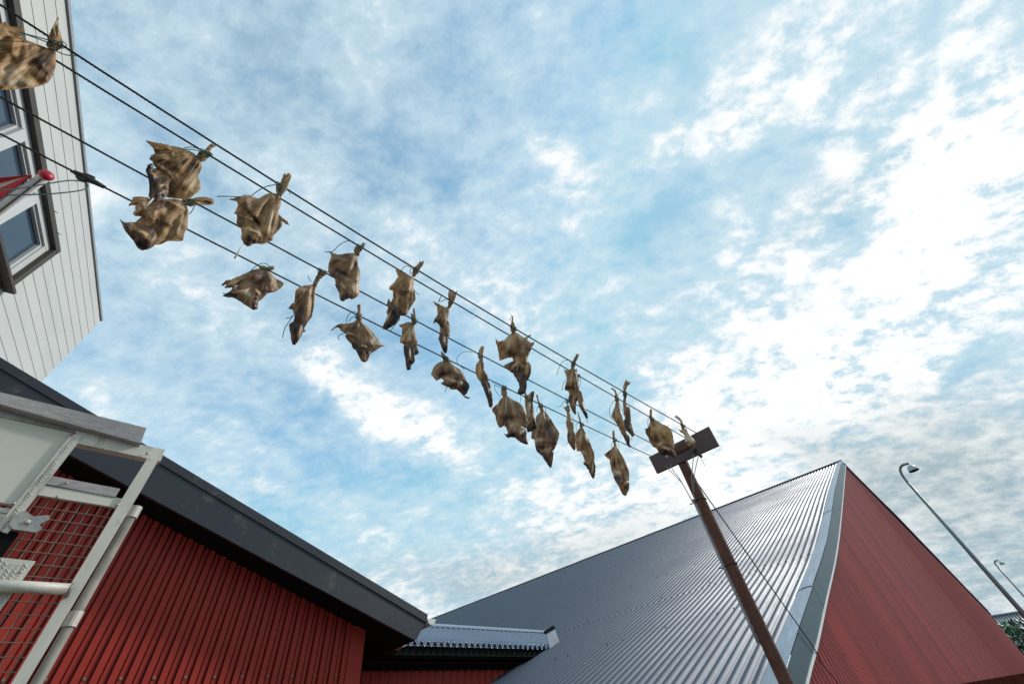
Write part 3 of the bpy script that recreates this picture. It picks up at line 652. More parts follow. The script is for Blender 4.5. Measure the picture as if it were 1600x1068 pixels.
# ================================================================== dried fish
def fish_mat():
    m = bpy.data.materials.new('dried fish skin'); m.use_nodes = True; T = NT(m.node_tree)
    uv = T.n('ShaderNodeUVMap', uv_map='ray'); at = T.n('ShaderNodeAttribute', attribute_name='tone', attribute_type='GEOMETRY')
    oi = T.n('ShaderNodeObjectInfo'); sp = T.n('ShaderNodeSeparateColor', i={0: (at, 0)})
    mp = T.n('ShaderNodeMapping', i={0: (uv, 0)}); mp.inputs['Scale'].default_value = (1, 1, 1)
    cb = T.n('ShaderNodeCombineXYZ', i={2: T.m('MULTIPLY', (oi, 'Random'), 37.0)})
    va = T.n('ShaderNodeVectorMath', operation='ADD', i={0: mp, 1: cb})
    sc1 = T.n('ShaderNodeMapping', i={0: va}); sc1.inputs['Scale'].default_value = (22, 1.5, 1)
    st = T.n('ShaderNodeTexNoise', i={'Vector': sc1, 'Scale': 1.0, 'Detail': 6.0, 'Roughness': .65})
    tco = T.n('ShaderNodeTexCoord'); sc2 = T.n('ShaderNodeMapping', i={0: (tco, 'Object')}); sc2.inputs['Scale'].default_value = (13, 13, 8)
    bl_ = T.n('ShaderNodeTexNoise', i={'Vector': sc2, 'Scale': 1.0, 'Detail': 4.0, 'Roughness': .6})
    f = T.m('ADD', T.m('MULTIPLY', T.m('SUBTRACT', (st, 0), .5), 1.05), T.m('MULTIPLY', T.m('SUBTRACT', (bl_, 0), .5), 1.35))
    f = T.m('ADD', f, (sp, 0), clamp=True)
    warm = T.ramp(f, [(0.0, (.014, .010, .008)), (.27, (.075, .042, .024)), (.5, (.36, .185, .066)), (.75, (.66, .42, .18)), (1.0, (.72, .62, .47))])
    cool = T.ramp(f, [(0.0, (.018, .013, .014)), (.25, (.075, .046, .042)), (.5, (.23, .145, .11)), (.75, (.48, .37, .27)), (1.0, (.66, .58, .48))])
    c = T.mix(0.5, warm, cool); T.t.links.new(sp.outputs[1], c.inputs[0])
    bs = T.n('ShaderNodeBsdfPrincipled', i={'Roughness': .45, 'Specular IOR Level': .5}); L(T, c, 2, bs, 'Base Color')
    bm_ = T.n('ShaderNodeBump', i={'Height': (st, 0), 'Strength': .6, 'Distance': .006}); L(T, bm_, 0, bs, 'Normal')
    tr = T.n('ShaderNodeBsdfTranslucent'); L(T, c, 2, tr, 0)
    mx = T.n('ShaderNodeMixShader', i={1: bs, 2: tr}); L(T, sp, 2, mx, 0)
    T.n('ShaderNodeOutputMaterial', i={0: mx}); return m
FM = fish_mat()
CROP = {'A': (200, 200, 5.34), 'B': (330, 260, 6.675), 'C': (340, 400, 7.12), 'D': (490, 370, 5.086), 'E': (590, 400, 4.643),
        'F': (730, 480, 4.854), 'G': (760, 590, 5.62), 'H': (870, 540, 5.62), 'K': (0, 0, 3.3375)}
def polyrs(poly, step, jag, closed=True):
    P_ = [np.array(p, float) for p in poly]; n = len(P_); out = []
    for i in range(n):
        p0, p1, p2, p3 = P_[i-1], P_[i], P_[(i+1) % n], P_[(i+2) % n]
        l = np.linalg.norm(p2-p1); k = max(1, int(l/step))
        c1 = p1+(p2-p0)/9; c2 = p2-(p3-p1)/9
        for j in range(k):
            t = j/k; q = (1-t)**3*p1+3*(1-t)**2*t*c1+3*(1-t)*t*t*c2+t**3*p2
            out.append(q+rng.normal(0, jag, 2) if jag else q)
    return out
def segdist(P_, loop):
    P_ = np.asarray(P_); A_ = np.asarray(loop); B_ = np.roll(A_, -1, 0); d = np.full(len(P_), 1e9)
    for a, b in zip(A_, B_):
        ab = b-a; t = np.clip(((P_-a)@ab)/(ab@ab+1e-9), 0, 1); d = np.minimum(d, np.linalg.norm(P_-(a+t[:, None]*ab), axis=1))
    return d
def pip(pt, loop):
    x, y = pt; c = False; j = len(loop)-1
    for i in range(len(loop)):
        xi, yi = loop[i]; xj, yj = loop[j]
        if (yi > y) != (yj > y) and x < (xj-xi)*(y-yi)/(yj-yi)+xi: c = not c
        j = i
    return c
def fish(crop, rope, tie, layers, label, bumps=(), strings=(), stick=None, warm=.6, tilt=0.0, eye=None, group='dried flatfish on the ropes'):
    ox, oy, sc = CROP[crop]; cv = lambda q: np.array([ox+q[0]/sc, oy+q[1]/sc])
    tie = cv(tie); T0 = rope_pt(rope, tuple(tie)); vd = C0-T0; dist = np.linalg.norm(vd); vd /= dist
    hn = np.array([vd[0], vd[1], 0]); hn /= np.linalg.norm(hn); e = np.cross(UP, hn)
    hn2 = hn*math.cos(tilt)+e*math.sin(tilt); pn = hn2*.5+vd*.5; pn /= np.linalg.norm(pn)
    T1 = T0+vd*.006
    def un(q): d = ray(q[0], q[1]); t = ((T1-C0)@pn)/(d@pn); return C0+d*t
    s0_ = np.linalg.norm(un(tie+[1, 0])-un(tie-[1, 0]))/2; s1_ = np.linalg.norm(un(tie+[0, 1])-un(tie-[0, 1]))/2
    mpp = math.sqrt(s0_*s1_)*.8
    root = thing('dried_fish', T0, label, 'dried fish', group)
    allv = []; allf = []; uvs = []; tones = []
    bp_ = [(cv((b[0], b[1])), b[2]/sc, b[3]/sc, b[4], b[5], b[6]) for b in bumps]
    seed = rng.uniform(0, 100)
    bc = np.mean([l[1][i] for l in layers if l[0] == 'body' for i in range(len(l[1]))], axis=0); layers = list(layers)
    hl = [l for l in layers if l[0] == 'head']
    if hl:
        hc = np.mean(hl[0][1], axis=0); dv = hc-bc; ln = np.linalg.norm(dv); dv /= ln; nv = np.array([-dv[1], dv[0]])
        ext = np.array(hl[0][1])@nv; w1 = (ext.max()-ext.min())*.34; w0 = w1*1.1
        layers.insert(0, ('body', [tuple(bc+nv*w0), tuple(bc+dv*ln*.5+nv*w1), tuple(hc+nv*w1*.8), tuple(hc+dv*w1*.3), tuple(hc-nv*w1*.8), tuple(bc+dv*ln*.5-nv*w1), tuple(bc-nv*w0)], -2))
    HS = (0, 1)
    for (kind, poly, off) in layers:
        jag = {'fin': .35, 'tail': .3, 'head': .2, 'body': .18, 'flap': .2}[kind]
        step = 1.5; P0 = [cv(p) for p in poly]; loop = polyrs(P0, step, jag)
        xs = [p[0] for p in loop]; ys = [p[1] for p in loop]; inner = []
        x = min(xs)+.6; row = 0
        while x < max(xs):
            y = min(ys)+(.75 if row % 2 else 0)+.3
            while y < max(ys):
                q = np.array([x, y])+rng.uniform(-.25, .25, 2)
                if pip(q, loop): inner.append(q)
                y += 1.45
            x += 1.3; row += 1
        if inner:
            dd = segdist(inner, loop); inner = [q for q, d in zip(inner, dd) if d > .75]
        pts = [Vector(p) for p in loop]+[Vector(p) for p in inner]
        nl = len(loop); rv, re, rf, _, _, _ = delaunay_2d_cdt(pts, [(i, (i+1) % nl) for i in range(nl)], [], 0, 1e-5, True)
        rv = [np.array(p) for p in rv]; rf = [fc for fc in rf if pip(sum(rv[i] for i in fc)/len(fc), loop)]
        if not rf: continue
        rv = np.array(rv); d = segdist(rv, loop)
        th = np.arctan2(rv[:, 1]-tie[1], rv[:, 0]-tie[0]); rd = np.linalg.norm(rv-tie, axis=1)
        size = max(max(xs)-min(xs), max(ys)-min(ys))
        if kind == 'head': HS = (off, size)
        if kind == 'body': bulge, wd, fan, k1, th_, tone, trl = size*.12, size*.14, size*.034, 4.2, 1.6, .58, .14
        elif kind == 'head': bulge, wd, fan, k1, th_, tone, trl = size*.20, size*.16, size*.05, 6, 2.2, .30, .0
        elif kind == 'fin': bulge, wd, fan, k1, th_, tone, trl = size*.03, size*.2, size*.04, 16, .5, .66, .40
        elif kind == 'tail': bulge, wd, fan, k1, th_, tone, trl = size*.07, size*.12, size*.05, 16, .8, .62, .2
        else: bulge, wd, fan, k1, th_, tone, trl = size*.10, size*.10, size*.03, 7, 1.0, .38, .05
        wob = .5*np.sin(rd*.13+seed)+.3*np.sin(rd*.31+seed*2)
        h = off/sc*1.0+bulge*(1-np.exp(-d/(wd+.01)))
        env = np.clip(d/3, 0, 1)
        far_ = np.clip(rd/(size*.35), .15, 1); h += env*fan*far_*((1-2*np.abs(np.sin(th*k1*.5+wob*.8+seed)))+.35*np.sin(th*k1*2.7+wob*1.5+seed*3)+.18*np.sin(th*k1*6+wob+seed))
        h += env*size*.020*np.sin(rv[:, 0]*.21+rv[:, 1]*.13+seed*.6)
        tn = np.full(len(rv), tone)+.06*np.sin(th*3+seed)
        if kind == 'body': tn += .10*np.exp(-d/(size*.05))-.06
        for (c, rx, ry, ang, amp, dt) in bp_:
            q = rv-c; ca, sa = math.cos(ang), math.sin(ang); a_ = (q[:, 0]*ca+q[:, 1]*sa)/rx; b_ = (-q[:, 0]*sa+q[:, 1]*ca)/ry
            g_ = np.exp(-(a_*a_+b_*b_)); h += amp*1.3*g_*env; tn += dt*1.6*g_  # fold shade and ridge highlights painted into tone, along with pale gill patches
        k = len(allv); nrv = len(rv)
        base3 = [un(p) for p in rv]
        for i in range(nrv): vv = C0-base3[i]; vv /= np.linalg.norm(vv); allv.append(base3[i]+vv*h[i]*mpp); 
        for i in range(nrv): vv = C0-base3[i]; vv /= np.linalg.norm(vv); allv.append(base3[i]+vv*(off/sc-th_*min(1, d[i]/2+.15)-.55*bulge*(1-math.exp(-d[i]/(wd+.01))))*mpp)
        uu = [(float(th[i]), float(rd[i]*mpp*4)) for i in range(nrv)] if kind not in ('head', 'flap') else [(float(rv[i][0]*mpp*1.6+rv[i][1]*mpp*.5+7), float(rv[i][1]*mpp*6-rv[i][0]*mpp*3)) for i in range(nrv)]
        uvs += uu+uu; tt = [(float(np.clip(t+.03, 0, 1)), max(0.0, .82-warm), trl) for t in tn]; tones += tt+tt
        edge = {}
        for fc in rf:
            allf.append(tuple(i+k for i in fc)); allf.append(tuple(i+k+nrv for i in reversed(fc)))
            for a_, b_ in zip(fc, list(fc[1:])+[fc[0]]): edge[(a_, b_)] = 1
        for (a_, b_) in edge:
            if (b_, a_) not in edge: allf.append((b_+k, a_+k, a_+k+nrv, b_+k+nrv))
    me = bpy.data.meshes.new('body'); me.from_pydata([tuple(map(float, v)) for v in allv], [], allf); me.update()
    me.materials.append(FM); me.polygons.foreach_set('use_smooth', [True]*len(me.polygons))
    ul = me.uv_layers.new(name='ray'); li = np.empty(len(me.loops), int); me.loops.foreach_get('vertex_index', li)
    ul.data.foreach_set('uv', np.array(uvs)[li].ravel())
    ca_ = me.color_attributes.new('tone', 'FLOAT_COLOR', 'POINT'); arr = np.ones((len(allv), 4)); arr[:, :3] = tones; ca_.data.foreach_set('color', arr.ravel())
    o = bpy.data.objects.new('body', me); COL.objects.link(o); o.parent = root; o.matrix_parent_inverse = root.matrix_world.inverted()
    # twine: wraps round the tail and the rope, plus loose ends
    wl, co, _, _ = ROPE[rope]; b = MB(); tw = max(.0055, 5*mpp*.9)
    for kk in range(4):
        cc_ = T0+wl.u*(.008*(kk-1.5)); b.tube([cc_+(.0075+.001*kk)*(math.cos(a)*wl.n+math.sin(a)*UP)+wl.u*.004*math.sin(a) for a in np.linspace(0, 2*math.pi, 13)[:-1]], .0013, 5, True)
    for kk in range(3):
        cc_ = T1-UP*(.012+.005*kk)*1.0; b.tube([cc_+tw*(math.cos(a)*e)+(.010)*(math.sin(a)*hn)+UP*.004*math.cos(a+kk) for a in np.linspace(0, 2*math.pi, 15)[:-1]], .0014, 5, True)
    b.build('tie_string', M['green'], root, True)
    for s_ in strings:
        pts = [un(cv(q)) for q in s_]; vv = [(C0-p)/np.linalg.norm(C0-p) for p in pts]
        b = MB(); b.tube(crom([p+w*.008 for p, w in zip(pts, vv)], 5), .0016, 5); b.build('loose_twine', M['green'], root, True)
    if stick:
        pts = [un(cv(q)) for q in stick]; w = (C0-pts[0])/np.linalg.norm(C0-pts[0])
        b = MB(); b.tube([pts[0]+w*.02, pts[1]+w*.03], [.0022, .0028], 6); b.build('stick', M['stick'], root, True)
    if eye:
        p = un(cv(eye)); w = (C0-p)/np.linalg.norm(C0-p)
        b = MB(); r_e = 1.9*mpp; b.lathe(p+w*(HS[0]/sc+HS[1]*.185)*mpp, w, [(r_e*1.25, -r_e*.3), (r_e*1.1, .2*r_e), (r_e*.7, .25*r_e), (r_e*.6, .05*r_e), (r_e*.5, .35*r_e), (0, .6*r_e)], 12); b.build('eye', M['eye'], root, True)
    zs = [v[2] for v in allv]; print('fish', label[:50], 'dist %.2f tall %.2f wide %.2f' % (dist, max(zs)-min(zs), max(np.array(allv)@e)-min(np.array(allv)@e)))
    return root

# ---- each fish traced as tail, body, fins, head (own distance, size and thickness)
fish('K', 1, (300, 218), [
 ('fin', [(-60, 90), (-10, 125), (30, 112), (40, 130), (75, 140), (120, 143), (122, 160), (90, 165), (130, 205), (60, 196), (0, 190), (-60, 190)], -10),
 ('body', [(285, 262), (230, 245), (160, 218), (60, 190), (0, 182), (-90, 165), (-150, 220), (-160, 330), (-130, 430), (-60, 470), (0, 470), (80, 466), (180, 456), (240, 438), (268, 408), (290, 350), (292, 290)], 0),
 ('tail', [(240, 235), (248, 210), (265, 160), (285, 120), (300, 88), (308, 95), (303, 130), (318, 180), (332, 235), (310, 262), (290, 268), (258, 255)], 6)],
 'biggest dried fish, cut off by the left edge, on the topmost rope',
 bumps=[(0, 300, 130, 22, .1, -3, -.16), (120, 360, 120, 14, -.2, 3, .12), (60, 430, 120, 18, 0, 2, .10), (200, 330, 30, 90, .6, -3, -.14)],
 strings=[[(105, 168), (150, 182), (200, 195), (245, 208), (300, 228), (360, 262), (400, 288)], [(245, 238), (300, 270), (350, 288), (405, 290)], [(120, 175), (190, 200), (250, 222)]], warm=.75)
fish('A', 2, (640, 207), [
 ('fin', [(150, 105), (200, 115), (330, 140), (440, 165), (540, 205), (560, 225), (460, 205), (300, 195), (235, 225), (180, 262), (195, 230), (225, 210), (200, 160)], -12),
 ('body', [(608, 272), (580, 235), (530, 203), (465, 183), (390, 180), (300, 183), (230, 210), (176, 256), (240, 300), (300, 350), (330, 430), (325, 500), (320, 570), (345, 582), (420, 590), (480, 600), (540, 570), (590, 530), (612, 500), (600, 450), (588, 400), (600, 365), (614, 330), (612, 300)], 0),
 ('flap', [(205, 285), (280, 292), (340, 335), (400, 395), (442, 470), (415, 503), (362, 495), (335, 430), (290, 370), (240, 340)], 12),
 ('head', [(155, 330), (150, 360), (170, 420), (178, 500), (172, 570), (200, 600), (235, 612), (275, 602), (330, 560), (345, 480), (335, 425), (262, 400), (215, 375), (190, 345), (212, 345), (215, 310), (190, 295), (165, 310)], 26),
 ('tail', [(575, 225), (600, 195), (640, 180), (670, 150), (700, 130), (736, 153), (702, 165), (688, 195), (690, 218), (665, 255), (630, 282), (600, 275)], 6)],
 'large tan dried flatfish with a white stick, directly above another large fish',
 bumps=[(480, 300, 90, 14, 2.3, 4, .20), (520, 480, 90, 20, -.9, 3, .16), (300, 250, 60, 20, .3, 2, .14), (560, 330, 70, 10, 2.2, -3, -.2), (275, 480, 28, 10, -.4, 3, .45), (255, 540, 30, 22, 0, 2, -.25), (210, 385, 40, 12, .6, 3, .25), (180, 470, 12, 80, 0, -2, -.2)],
 strings=[[(465, 170), (510, 160), (560, 165), (610, 185), (700, 215), (690, 250)], [(470, 180), (540, 180), (600, 195), (690, 220)], [(585, 215), (590, 250), (612, 275)]],
 stick=((215, 585), (145, 658)), warm=.85, eye=(290, 560))
fish('A', 3, (515, 603), [
 ('fin', [(30, 612), (40, 580), (90, 570), (160, 580), (200, 605), (120, 640), (70, 700), (38, 712), (62, 680), (60, 645), (10, 650), (2, 640), (12, 630)], -12),
 ('body', [(488, 645), (455, 610), (400, 592), (330, 590), (250, 592), (200, 600), (110, 612), (62, 650), (58, 690), (45, 720), (62, 735), (110, 740), (130, 770), (170, 800), (205, 830), (225, 900), (225, 970), (270, 972), (340, 942), (420, 945), (450, 942), (462, 928), (470, 880), (495, 830), (500, 760), (505, 700), (497, 660)], 0),
 ('flap', [(150, 640), (250, 700), (330, 760), (400, 820), (380, 860), (300, 870), (240, 840), (190, 780), (110, 730), (90, 700)], 10),
 ('head', [(-69, 758), (-30, 786), (30, 785), (100, 790), (160, 802), (215, 835), (245, 900), (240, 950), (215, 985), (170, 1010), (120, 1020), (80, 1000), (50, 950), (10, 900), (-30, 850), (-50, 800)], 24),
 ('tail', [(440, 612), (470, 590), (520, 595), (560, 580), (640, 573), (700, 590), (728, 612), (700, 640), (630, 645), (570, 645), (520, 655), (480, 642)], 6)],
 'grey brown flatfish, tail sideways, touching the tan fish with the stick from below',
 bumps=[(120, 870, 45, 14, .4, 3, .42), (160, 920, 45, 25, .3, 2, .10), (330, 800, 70, 20, .5, 2, -.22), (430, 800, 16, 90, .3, 3, .2), (400, 640, 90, 12, .5, 3, .15), (100, 970, 45, 20, .6, 0, -.25), (0, 810, 50, 16, .7, 0, -.2)],
 strings=[[(455, 600), (500, 590), (545, 605), (552, 650), (535, 690), (512, 718)], [(460, 612), (490, 625), (500, 650)]], warm=.6, eye=(155, 935))
fish('B', 1, (720, 197), [
 ('fin', [(160, 345), (230, 335), (300, 310), (380, 298), (460, 325), (480, 350), (380, 370), (310, 395), (280, 405), (262, 365), (220, 355)], -14),
 ('fin', [(700, 500), (760, 545), (790, 570), (814, 609), (780, 602), (740, 575), (725, 605), (700, 600)], -16),
 ('body', [(700, 305), (665, 278), (610, 278), (560, 295), (510, 325), (480, 332), (420, 312), (350, 302), (310, 318), (300, 350), (280, 402), (248, 470), (235, 490), (265, 502), (270, 540), (262, 590), (290, 630), (330, 640), (380, 660), (400, 780), (470, 802), (520, 812), (570, 800), (600, 782), (640, 772), (650, 720), (700, 670), (740, 620), (742, 590), (715, 560), (705, 510), (700, 470), (720, 420), (727, 360), (718, 320)], 0),
 ('flap', [(260, 480), (330, 490), (420, 560), (500, 640), (515, 700), (480, 690), (430, 640), (380, 632), (330, 645), (285, 630), (262, 590), (272, 540)], 14),
 ('head', [(315, 640), (380, 618), (440, 640), (490, 650), (520, 722), (500, 760), (470, 800), (430, 810), (410, 828), (370, 830), (340, 810), (330, 780), (310, 745), (318, 700)], 28),
 ('tail', [(680, 285), (678, 210), (710, 190), (735, 130), (755, 78), (775, 72), (782, 90), (800, 68), (818, 72), (836, 100), (820, 150), (800, 215), (780, 250), (750, 292), (718, 315)], 6)],
 'brown flatfish with split upright tail, thin stick pointing down from its mouth',
 bumps=[(620, 520, 16, 160, .2, 4, .24), (540, 450, 14, 120, .5, -3, -.12), (460, 560, 110, 20, .9, -3, -.25), (670, 560, 16, 110, .25, 3, .16), (340, 360, 60, 20, -.3, 2, .1), (440, 675, 55, 10, .35, 3, .48), (500, 690, 10, 40, -.4, 3, .3), (400, 750, 30, 30, 0, 0, -.15), (445, 780, 18, 18, 0, -3, -.3), (350, 530, 60, 8, .3, 2, .2)],
 strings=[[(60, 314), (150, 312), (290, 318)], [(422, 306), (480, 260), (560, 215), (640, 195), (700, 190)], [(720, 195), (735, 260), (720, 330), (712, 350)], [(790, 240), (822, 250), (820, 292)], [(805, 262), (835, 262)]],
 stick=((332, 815), (245, 955)), warm=.75, eye=(398, 745))
fish('C', 4, (530, 142), [
 ('fin', [(40, 330), (95, 262), (110, 265), (150, 262), (240, 222), (260, 300), (170, 342), (100, 356), (70, 346), (100, 318)], -10),
 ('body', [(460, 140), (400, 150), (330, 180), (240, 222), (180, 262), (120, 300), (110, 330), (170, 338), (230, 300), (300, 300), (400, 340), (440, 400), (460, 450), (450, 500), (490, 482), (540, 430), (560, 412), (620, 402), (700, 362), (742, 303), (690, 270), (640, 240), (590, 190), (540, 155)], 0),
 ('flap', [(230, 300), (330, 270), (400, 290), (420, 330), (340, 330), (260, 335)], 4),
 ('head', [(38, 398), (90, 415), (150, 380), (170, 340), (240, 330), (330, 318), (420, 338), (490, 378), (498, 420), (470, 470), (450, 530), (447, 585), (400, 598), (350, 572), (290, 532), (230, 492), (180, 465), (100, 457), (50, 437), (80, 428)], 22),
 ('tail', [(460, 112), (500, 103), (560, 118), (585, 108), (632, 112), (628, 132), (632, 148), (590, 162), (560, 152), (470, 142)], 6)],
 'purplish folded flatfish with its tail lying flat, leftmost on the lowest rope',
 bumps=[(270, 385, 60, 14, -.3, 3, .35), (330, 420, 60, 30, .5, 2, .22), (440, 390, 40, 20, .6, 3, .25), (540, 260, 90, 60, .4, 0, -.16), (320, 200, 120, 14, -.35, 0, -.1), (420, 550, 40, 30, 0, 0, -.25), (120, 430, 60, 25, 0, 0, -.22), (690, 310, 20, 60, .5, 0, .16)],
 strings=[[(370, 162), (410, 125), (450, 98), (500, 80), (545, 88), (578, 115)]], warm=.35, eye=(425, 470))
fish('C', 3, (1150, 172), [
 ('body', [(1065, 312), (1020, 320), (960, 325), (900, 350), (865, 390), (860, 440), (850, 520), (820, 550), (835, 600), (855, 680), (845, 740), (890, 770), (960, 800), (1000, 740), (1040, 690), (1060, 620), (1075, 540), (1085, 450), (1090, 380), (1096, 332)], 0),
 ('flap', [(788, 580), (838, 520), (870, 560), (850, 600), (830, 592)], 8),
 ('fin', [(940, 780), (960, 800), (985, 842), (955, 846), (935, 860), (925, 820)], -4),
 ('head', [(798, 760), (840, 728), (900, 743), (940, 748), (952, 810), (940, 870), (900, 940), (862, 987), (830, 977), (815, 920), (813, 870), (800, 820)], 18),
 ('tail', [(1060, 305), (1088, 240), (1130, 180), (1150, 160), (1180, 165), (1226, 172), (1205, 208), (1150, 252), (1112, 310), (1096, 335)], 4)],
 'slim brown fish with tail bent up to the right, touching the squarish fish',
 bumps=[(1010, 480, 16, 130, .15, 3, .22), (930, 400, 40, 60, 0, 2, .18), (930, 600, 50, 80, 0, -2, -.15), (910, 850, 16, 70, .15, 3, .4), (850, 800, 20, 60, 0, 0, -.2), (1050, 560, 16, 130, 0, -2, -.08)],
 strings=[[(1060, 305), (1085, 315), (1105, 345)], [(1003, 222), (1018, 250), (1037, 282)], [(755, 688), (800, 686), (845, 655)], [(835, 670), (790, 735), (745, 810), (722, 908)], [(1110, 240), (1115, 190), (1140, 160)]], warm=.6)
fish('D', 2, (370, 78), [
 ('body', [(325, 130), (300, 128), (260, 130), (200, 140), (145, 122), (120, 115), (140, 150), (120, 210), (115, 280), (140, 300), (165, 330), (180, 380), (230, 400), (290, 490), (320, 490), (350, 470), (365, 440), (360, 380), (365, 330), (372, 290), (355, 230), (350, 180), (352, 148)], 0),
 ('flap', [(118, 282), (180, 262), (250, 290), (300, 340), (300, 390), (250, 360), (190, 345), (150, 312)], 6),
 ('head', [(170, 380), (205, 350), (240, 352), (270, 382), (292, 440), (290, 480), (260, 497), (235, 512), (210, 500), (203, 450), (185, 410)], 16),
 ('tail', [(320, 112), (330, 75), (370, 75), (395, 43), (405, 52), (415, 55), (395, 87), (378, 110), (356, 152), (328, 140)], 4)],
 'squarish grey brown fish with a green string curving to its left fin',
 bumps=[(300, 220, 12, 90, .3, 3, .22), (220, 180, 70, 14, .2, 2, .12), (230, 290, 90, 14, .5, -2, -.22), (245, 400, 30, 10, .8, 2, .3), (345, 350, 12, 90, 0, 2, .18), (240, 480, 30, 18, 0, 0, -.25)],
 strings=[[(85, 120), (150, 115), (200, 68), (245, 40), (290, 32), (325, 45)], [(318, 105), (345, 130), (365, 150)]], warm=.5, eye=(268, 455))
fish('D', 4, (358, 618), [
 ('fin', [(135, 742), (180, 705), (215, 690), (250, 690), (250, 722), (190, 720), (160, 735)], -4),
 ('body', [(345, 655), (320, 675), (280, 685), (210, 690), (190, 702), (215, 742), (255, 765), (260, 800), (300, 840), (330, 880), (350, 920), (420, 960), (450, 930), (500, 900), (540, 870), (571, 870), (540, 850), (520, 820), (480, 770), (430, 710), (395, 690), (380, 660)], 0),
 ('flap', [(215, 742), (260, 730), (330, 755), (410, 805), (400, 815), (330, 790), (265, 772)], 10),
 ('head', [(250, 782), (300, 790), (360, 828), (430, 840), (452, 890), (450, 930), (430, 980), (405, 996), (380, 985), (350, 930), (320, 870), (280, 832)], 16),
 ('tail', [(345, 660), (340, 620), (350, 600), (346, 545), (360, 533), (374, 545), (373, 600), (386, 620), (386, 655), (365, 668)], 4)],
 'kite shaped fish with a pointed fin on each side and stubby upright tail',
 bumps=[(430, 740, 10, 100, -.6, 3, .18), (480, 830, 60, 26, .8, 0, .14), (290, 770, 40, 8, .3, 2, .4), (400, 870, 30, 10, .3, 3, .4), (340, 900, 12, 60, -.5, 0, -.2), (310, 720, 70, 20, .2, 0, -.06)],
 strings=[[(262, 680), (265, 640), (290, 605), (330, 592), (350, 610)], [(280, 672), (300, 645), (335, 628)], [(205, 820), (196, 795), (215, 775), (250, 765)]], warm=.45, eye=(425, 918))
fish('E', 1, (280, 103), [
 ('fin', [(125, 78), (165, 110), (200, 130), (190, 155), (150, 150), (138, 120)], -3),
 ('body', [(255, 150), (230, 140), (200, 130), (165, 128), (148, 150), (120, 190), (88, 220), (86, 245), (112, 255), (120, 340), (155, 350), (165, 430), (200, 430), (215, 420), (235, 380), (260, 340), (278, 310), (270, 260), (262, 220), (267, 180)], 0),
 ('flap', [(112, 255), (140, 262), (165, 330), (175, 400), (165, 410), (150, 350), (118, 340)], -3),
 ('head', [(80, 308), (102, 340), (155, 352), (168, 400), (160, 450), (120, 500), (80, 525), (45, 532), (38, 512), (65, 450), (80, 400), (68, 350)], 14),
 ('tail', [(250, 135), (260, 95), (290, 60), (310, 33), (317, 45), (336, 28), (331, 60), (306, 97), (291, 127), (262, 155)], 4)],
 'long brown fish with forked tail and dark head folded down to the left',
 bumps=[(225, 260, 9, 130, .1, 3, .2), (185, 230, 9, 100, .2, -2, -.1), (250, 300, 8, 80, 0, 2, .12), (80, 440, 6, 60, .5, 3, .6), (120, 400, 30, 40, 0, 0, -.2), (140, 300, 10, 60, 0, 0, .2), (60, 500, 30, 30, 0, 0, -.2)],
 strings=[[(175, 105), (190, 80), (215, 72), (245, 85)], [(240, 130), (235, 105), (250, 92), (270, 98)], [(265, 250), (280, 265), (302, 283)], [(165, 455), (125, 500), (92, 548)]], warm=.65, eye=(135, 430))
fish('E', 3, (267, 465), [
 ('fin', [(150, 500), (180, 492), (215, 482), (215, 520), (185, 525)], -3),
 ('body', [(252, 487), (225, 482), (195, 492), (178, 525), (176, 570), (160, 620), (190, 640), (200, 670), (260, 700), (285, 660), (290, 620), (280, 580), (267, 530), (268, 495)], 0),
 ('fin', [(270, 640), (300, 702), (265, 720), (255, 690)], -3),
 ('head', [(190, 650), (225, 638), (258, 660), (272, 760), (246, 790), (240, 820), (215, 826), (205, 790), (200, 740), (190, 700)], 10),
 ('tail', [(245, 455), (240, 415), (252, 412), (258, 432), (256, 380), (270, 383), (276, 430), (286, 470), (272, 498), (250, 490)], 4)],
 'small slim fish just below right of the long fish with folded dark head',
 bumps=[(225, 580, 8, 70, .1, 2, .15), (228, 720, 8, 50, 0, 3, .3), (200, 690, 8, 60, 0, 0, -.2)],
 strings=[[(195, 492), (215, 480), (245, 482)]], warm=.45, eye=(235, 760))
fish('E', 2, (530, 318), [
 ('fin', [(400, 328), (415, 332), (450, 350), (480, 370), (450, 385), (430, 370)], -2),
 ('body', [(512, 372), (480, 365), (445, 355), (432, 375), (435, 420), (410, 460), (404, 492), (430, 477), (455, 510), (450, 560), (480, 580), (515, 590), (527, 550), (525, 510), (515, 460), (520, 410), (524, 377)], 0),
 ('flap', [(410, 462), (440, 452), (480, 480), (500, 530), (480, 540), (455, 508)], 5),
 ('head', [(450, 560), (490, 553), (512, 600), (506, 690), (490, 706), (475, 690), (460, 650), (445, 610)], 10),
 ('tail', [(515, 335), (511, 280), (520, 238), (532, 240), (535, 260), (547, 240), (557, 262), (578, 248), (566, 300), (546, 345), (526, 378), (506, 370)], 4)],
 'twisted narrow fish with a fanned upright tail and pointed fin to the left',
 bumps=[(490, 420, 8, 60, 0, 2, .18), (470, 500, 8, 50, -.4, -2, -.15), (480, 610, 7, 45, 0, 3, .4), (495, 680, 15, 20, 0, 0, -.25)],
 strings=[[(440, 335), (460, 290), (450, 330), (500, 310)], [(435, 597), (450, 590)]], warm=.5)
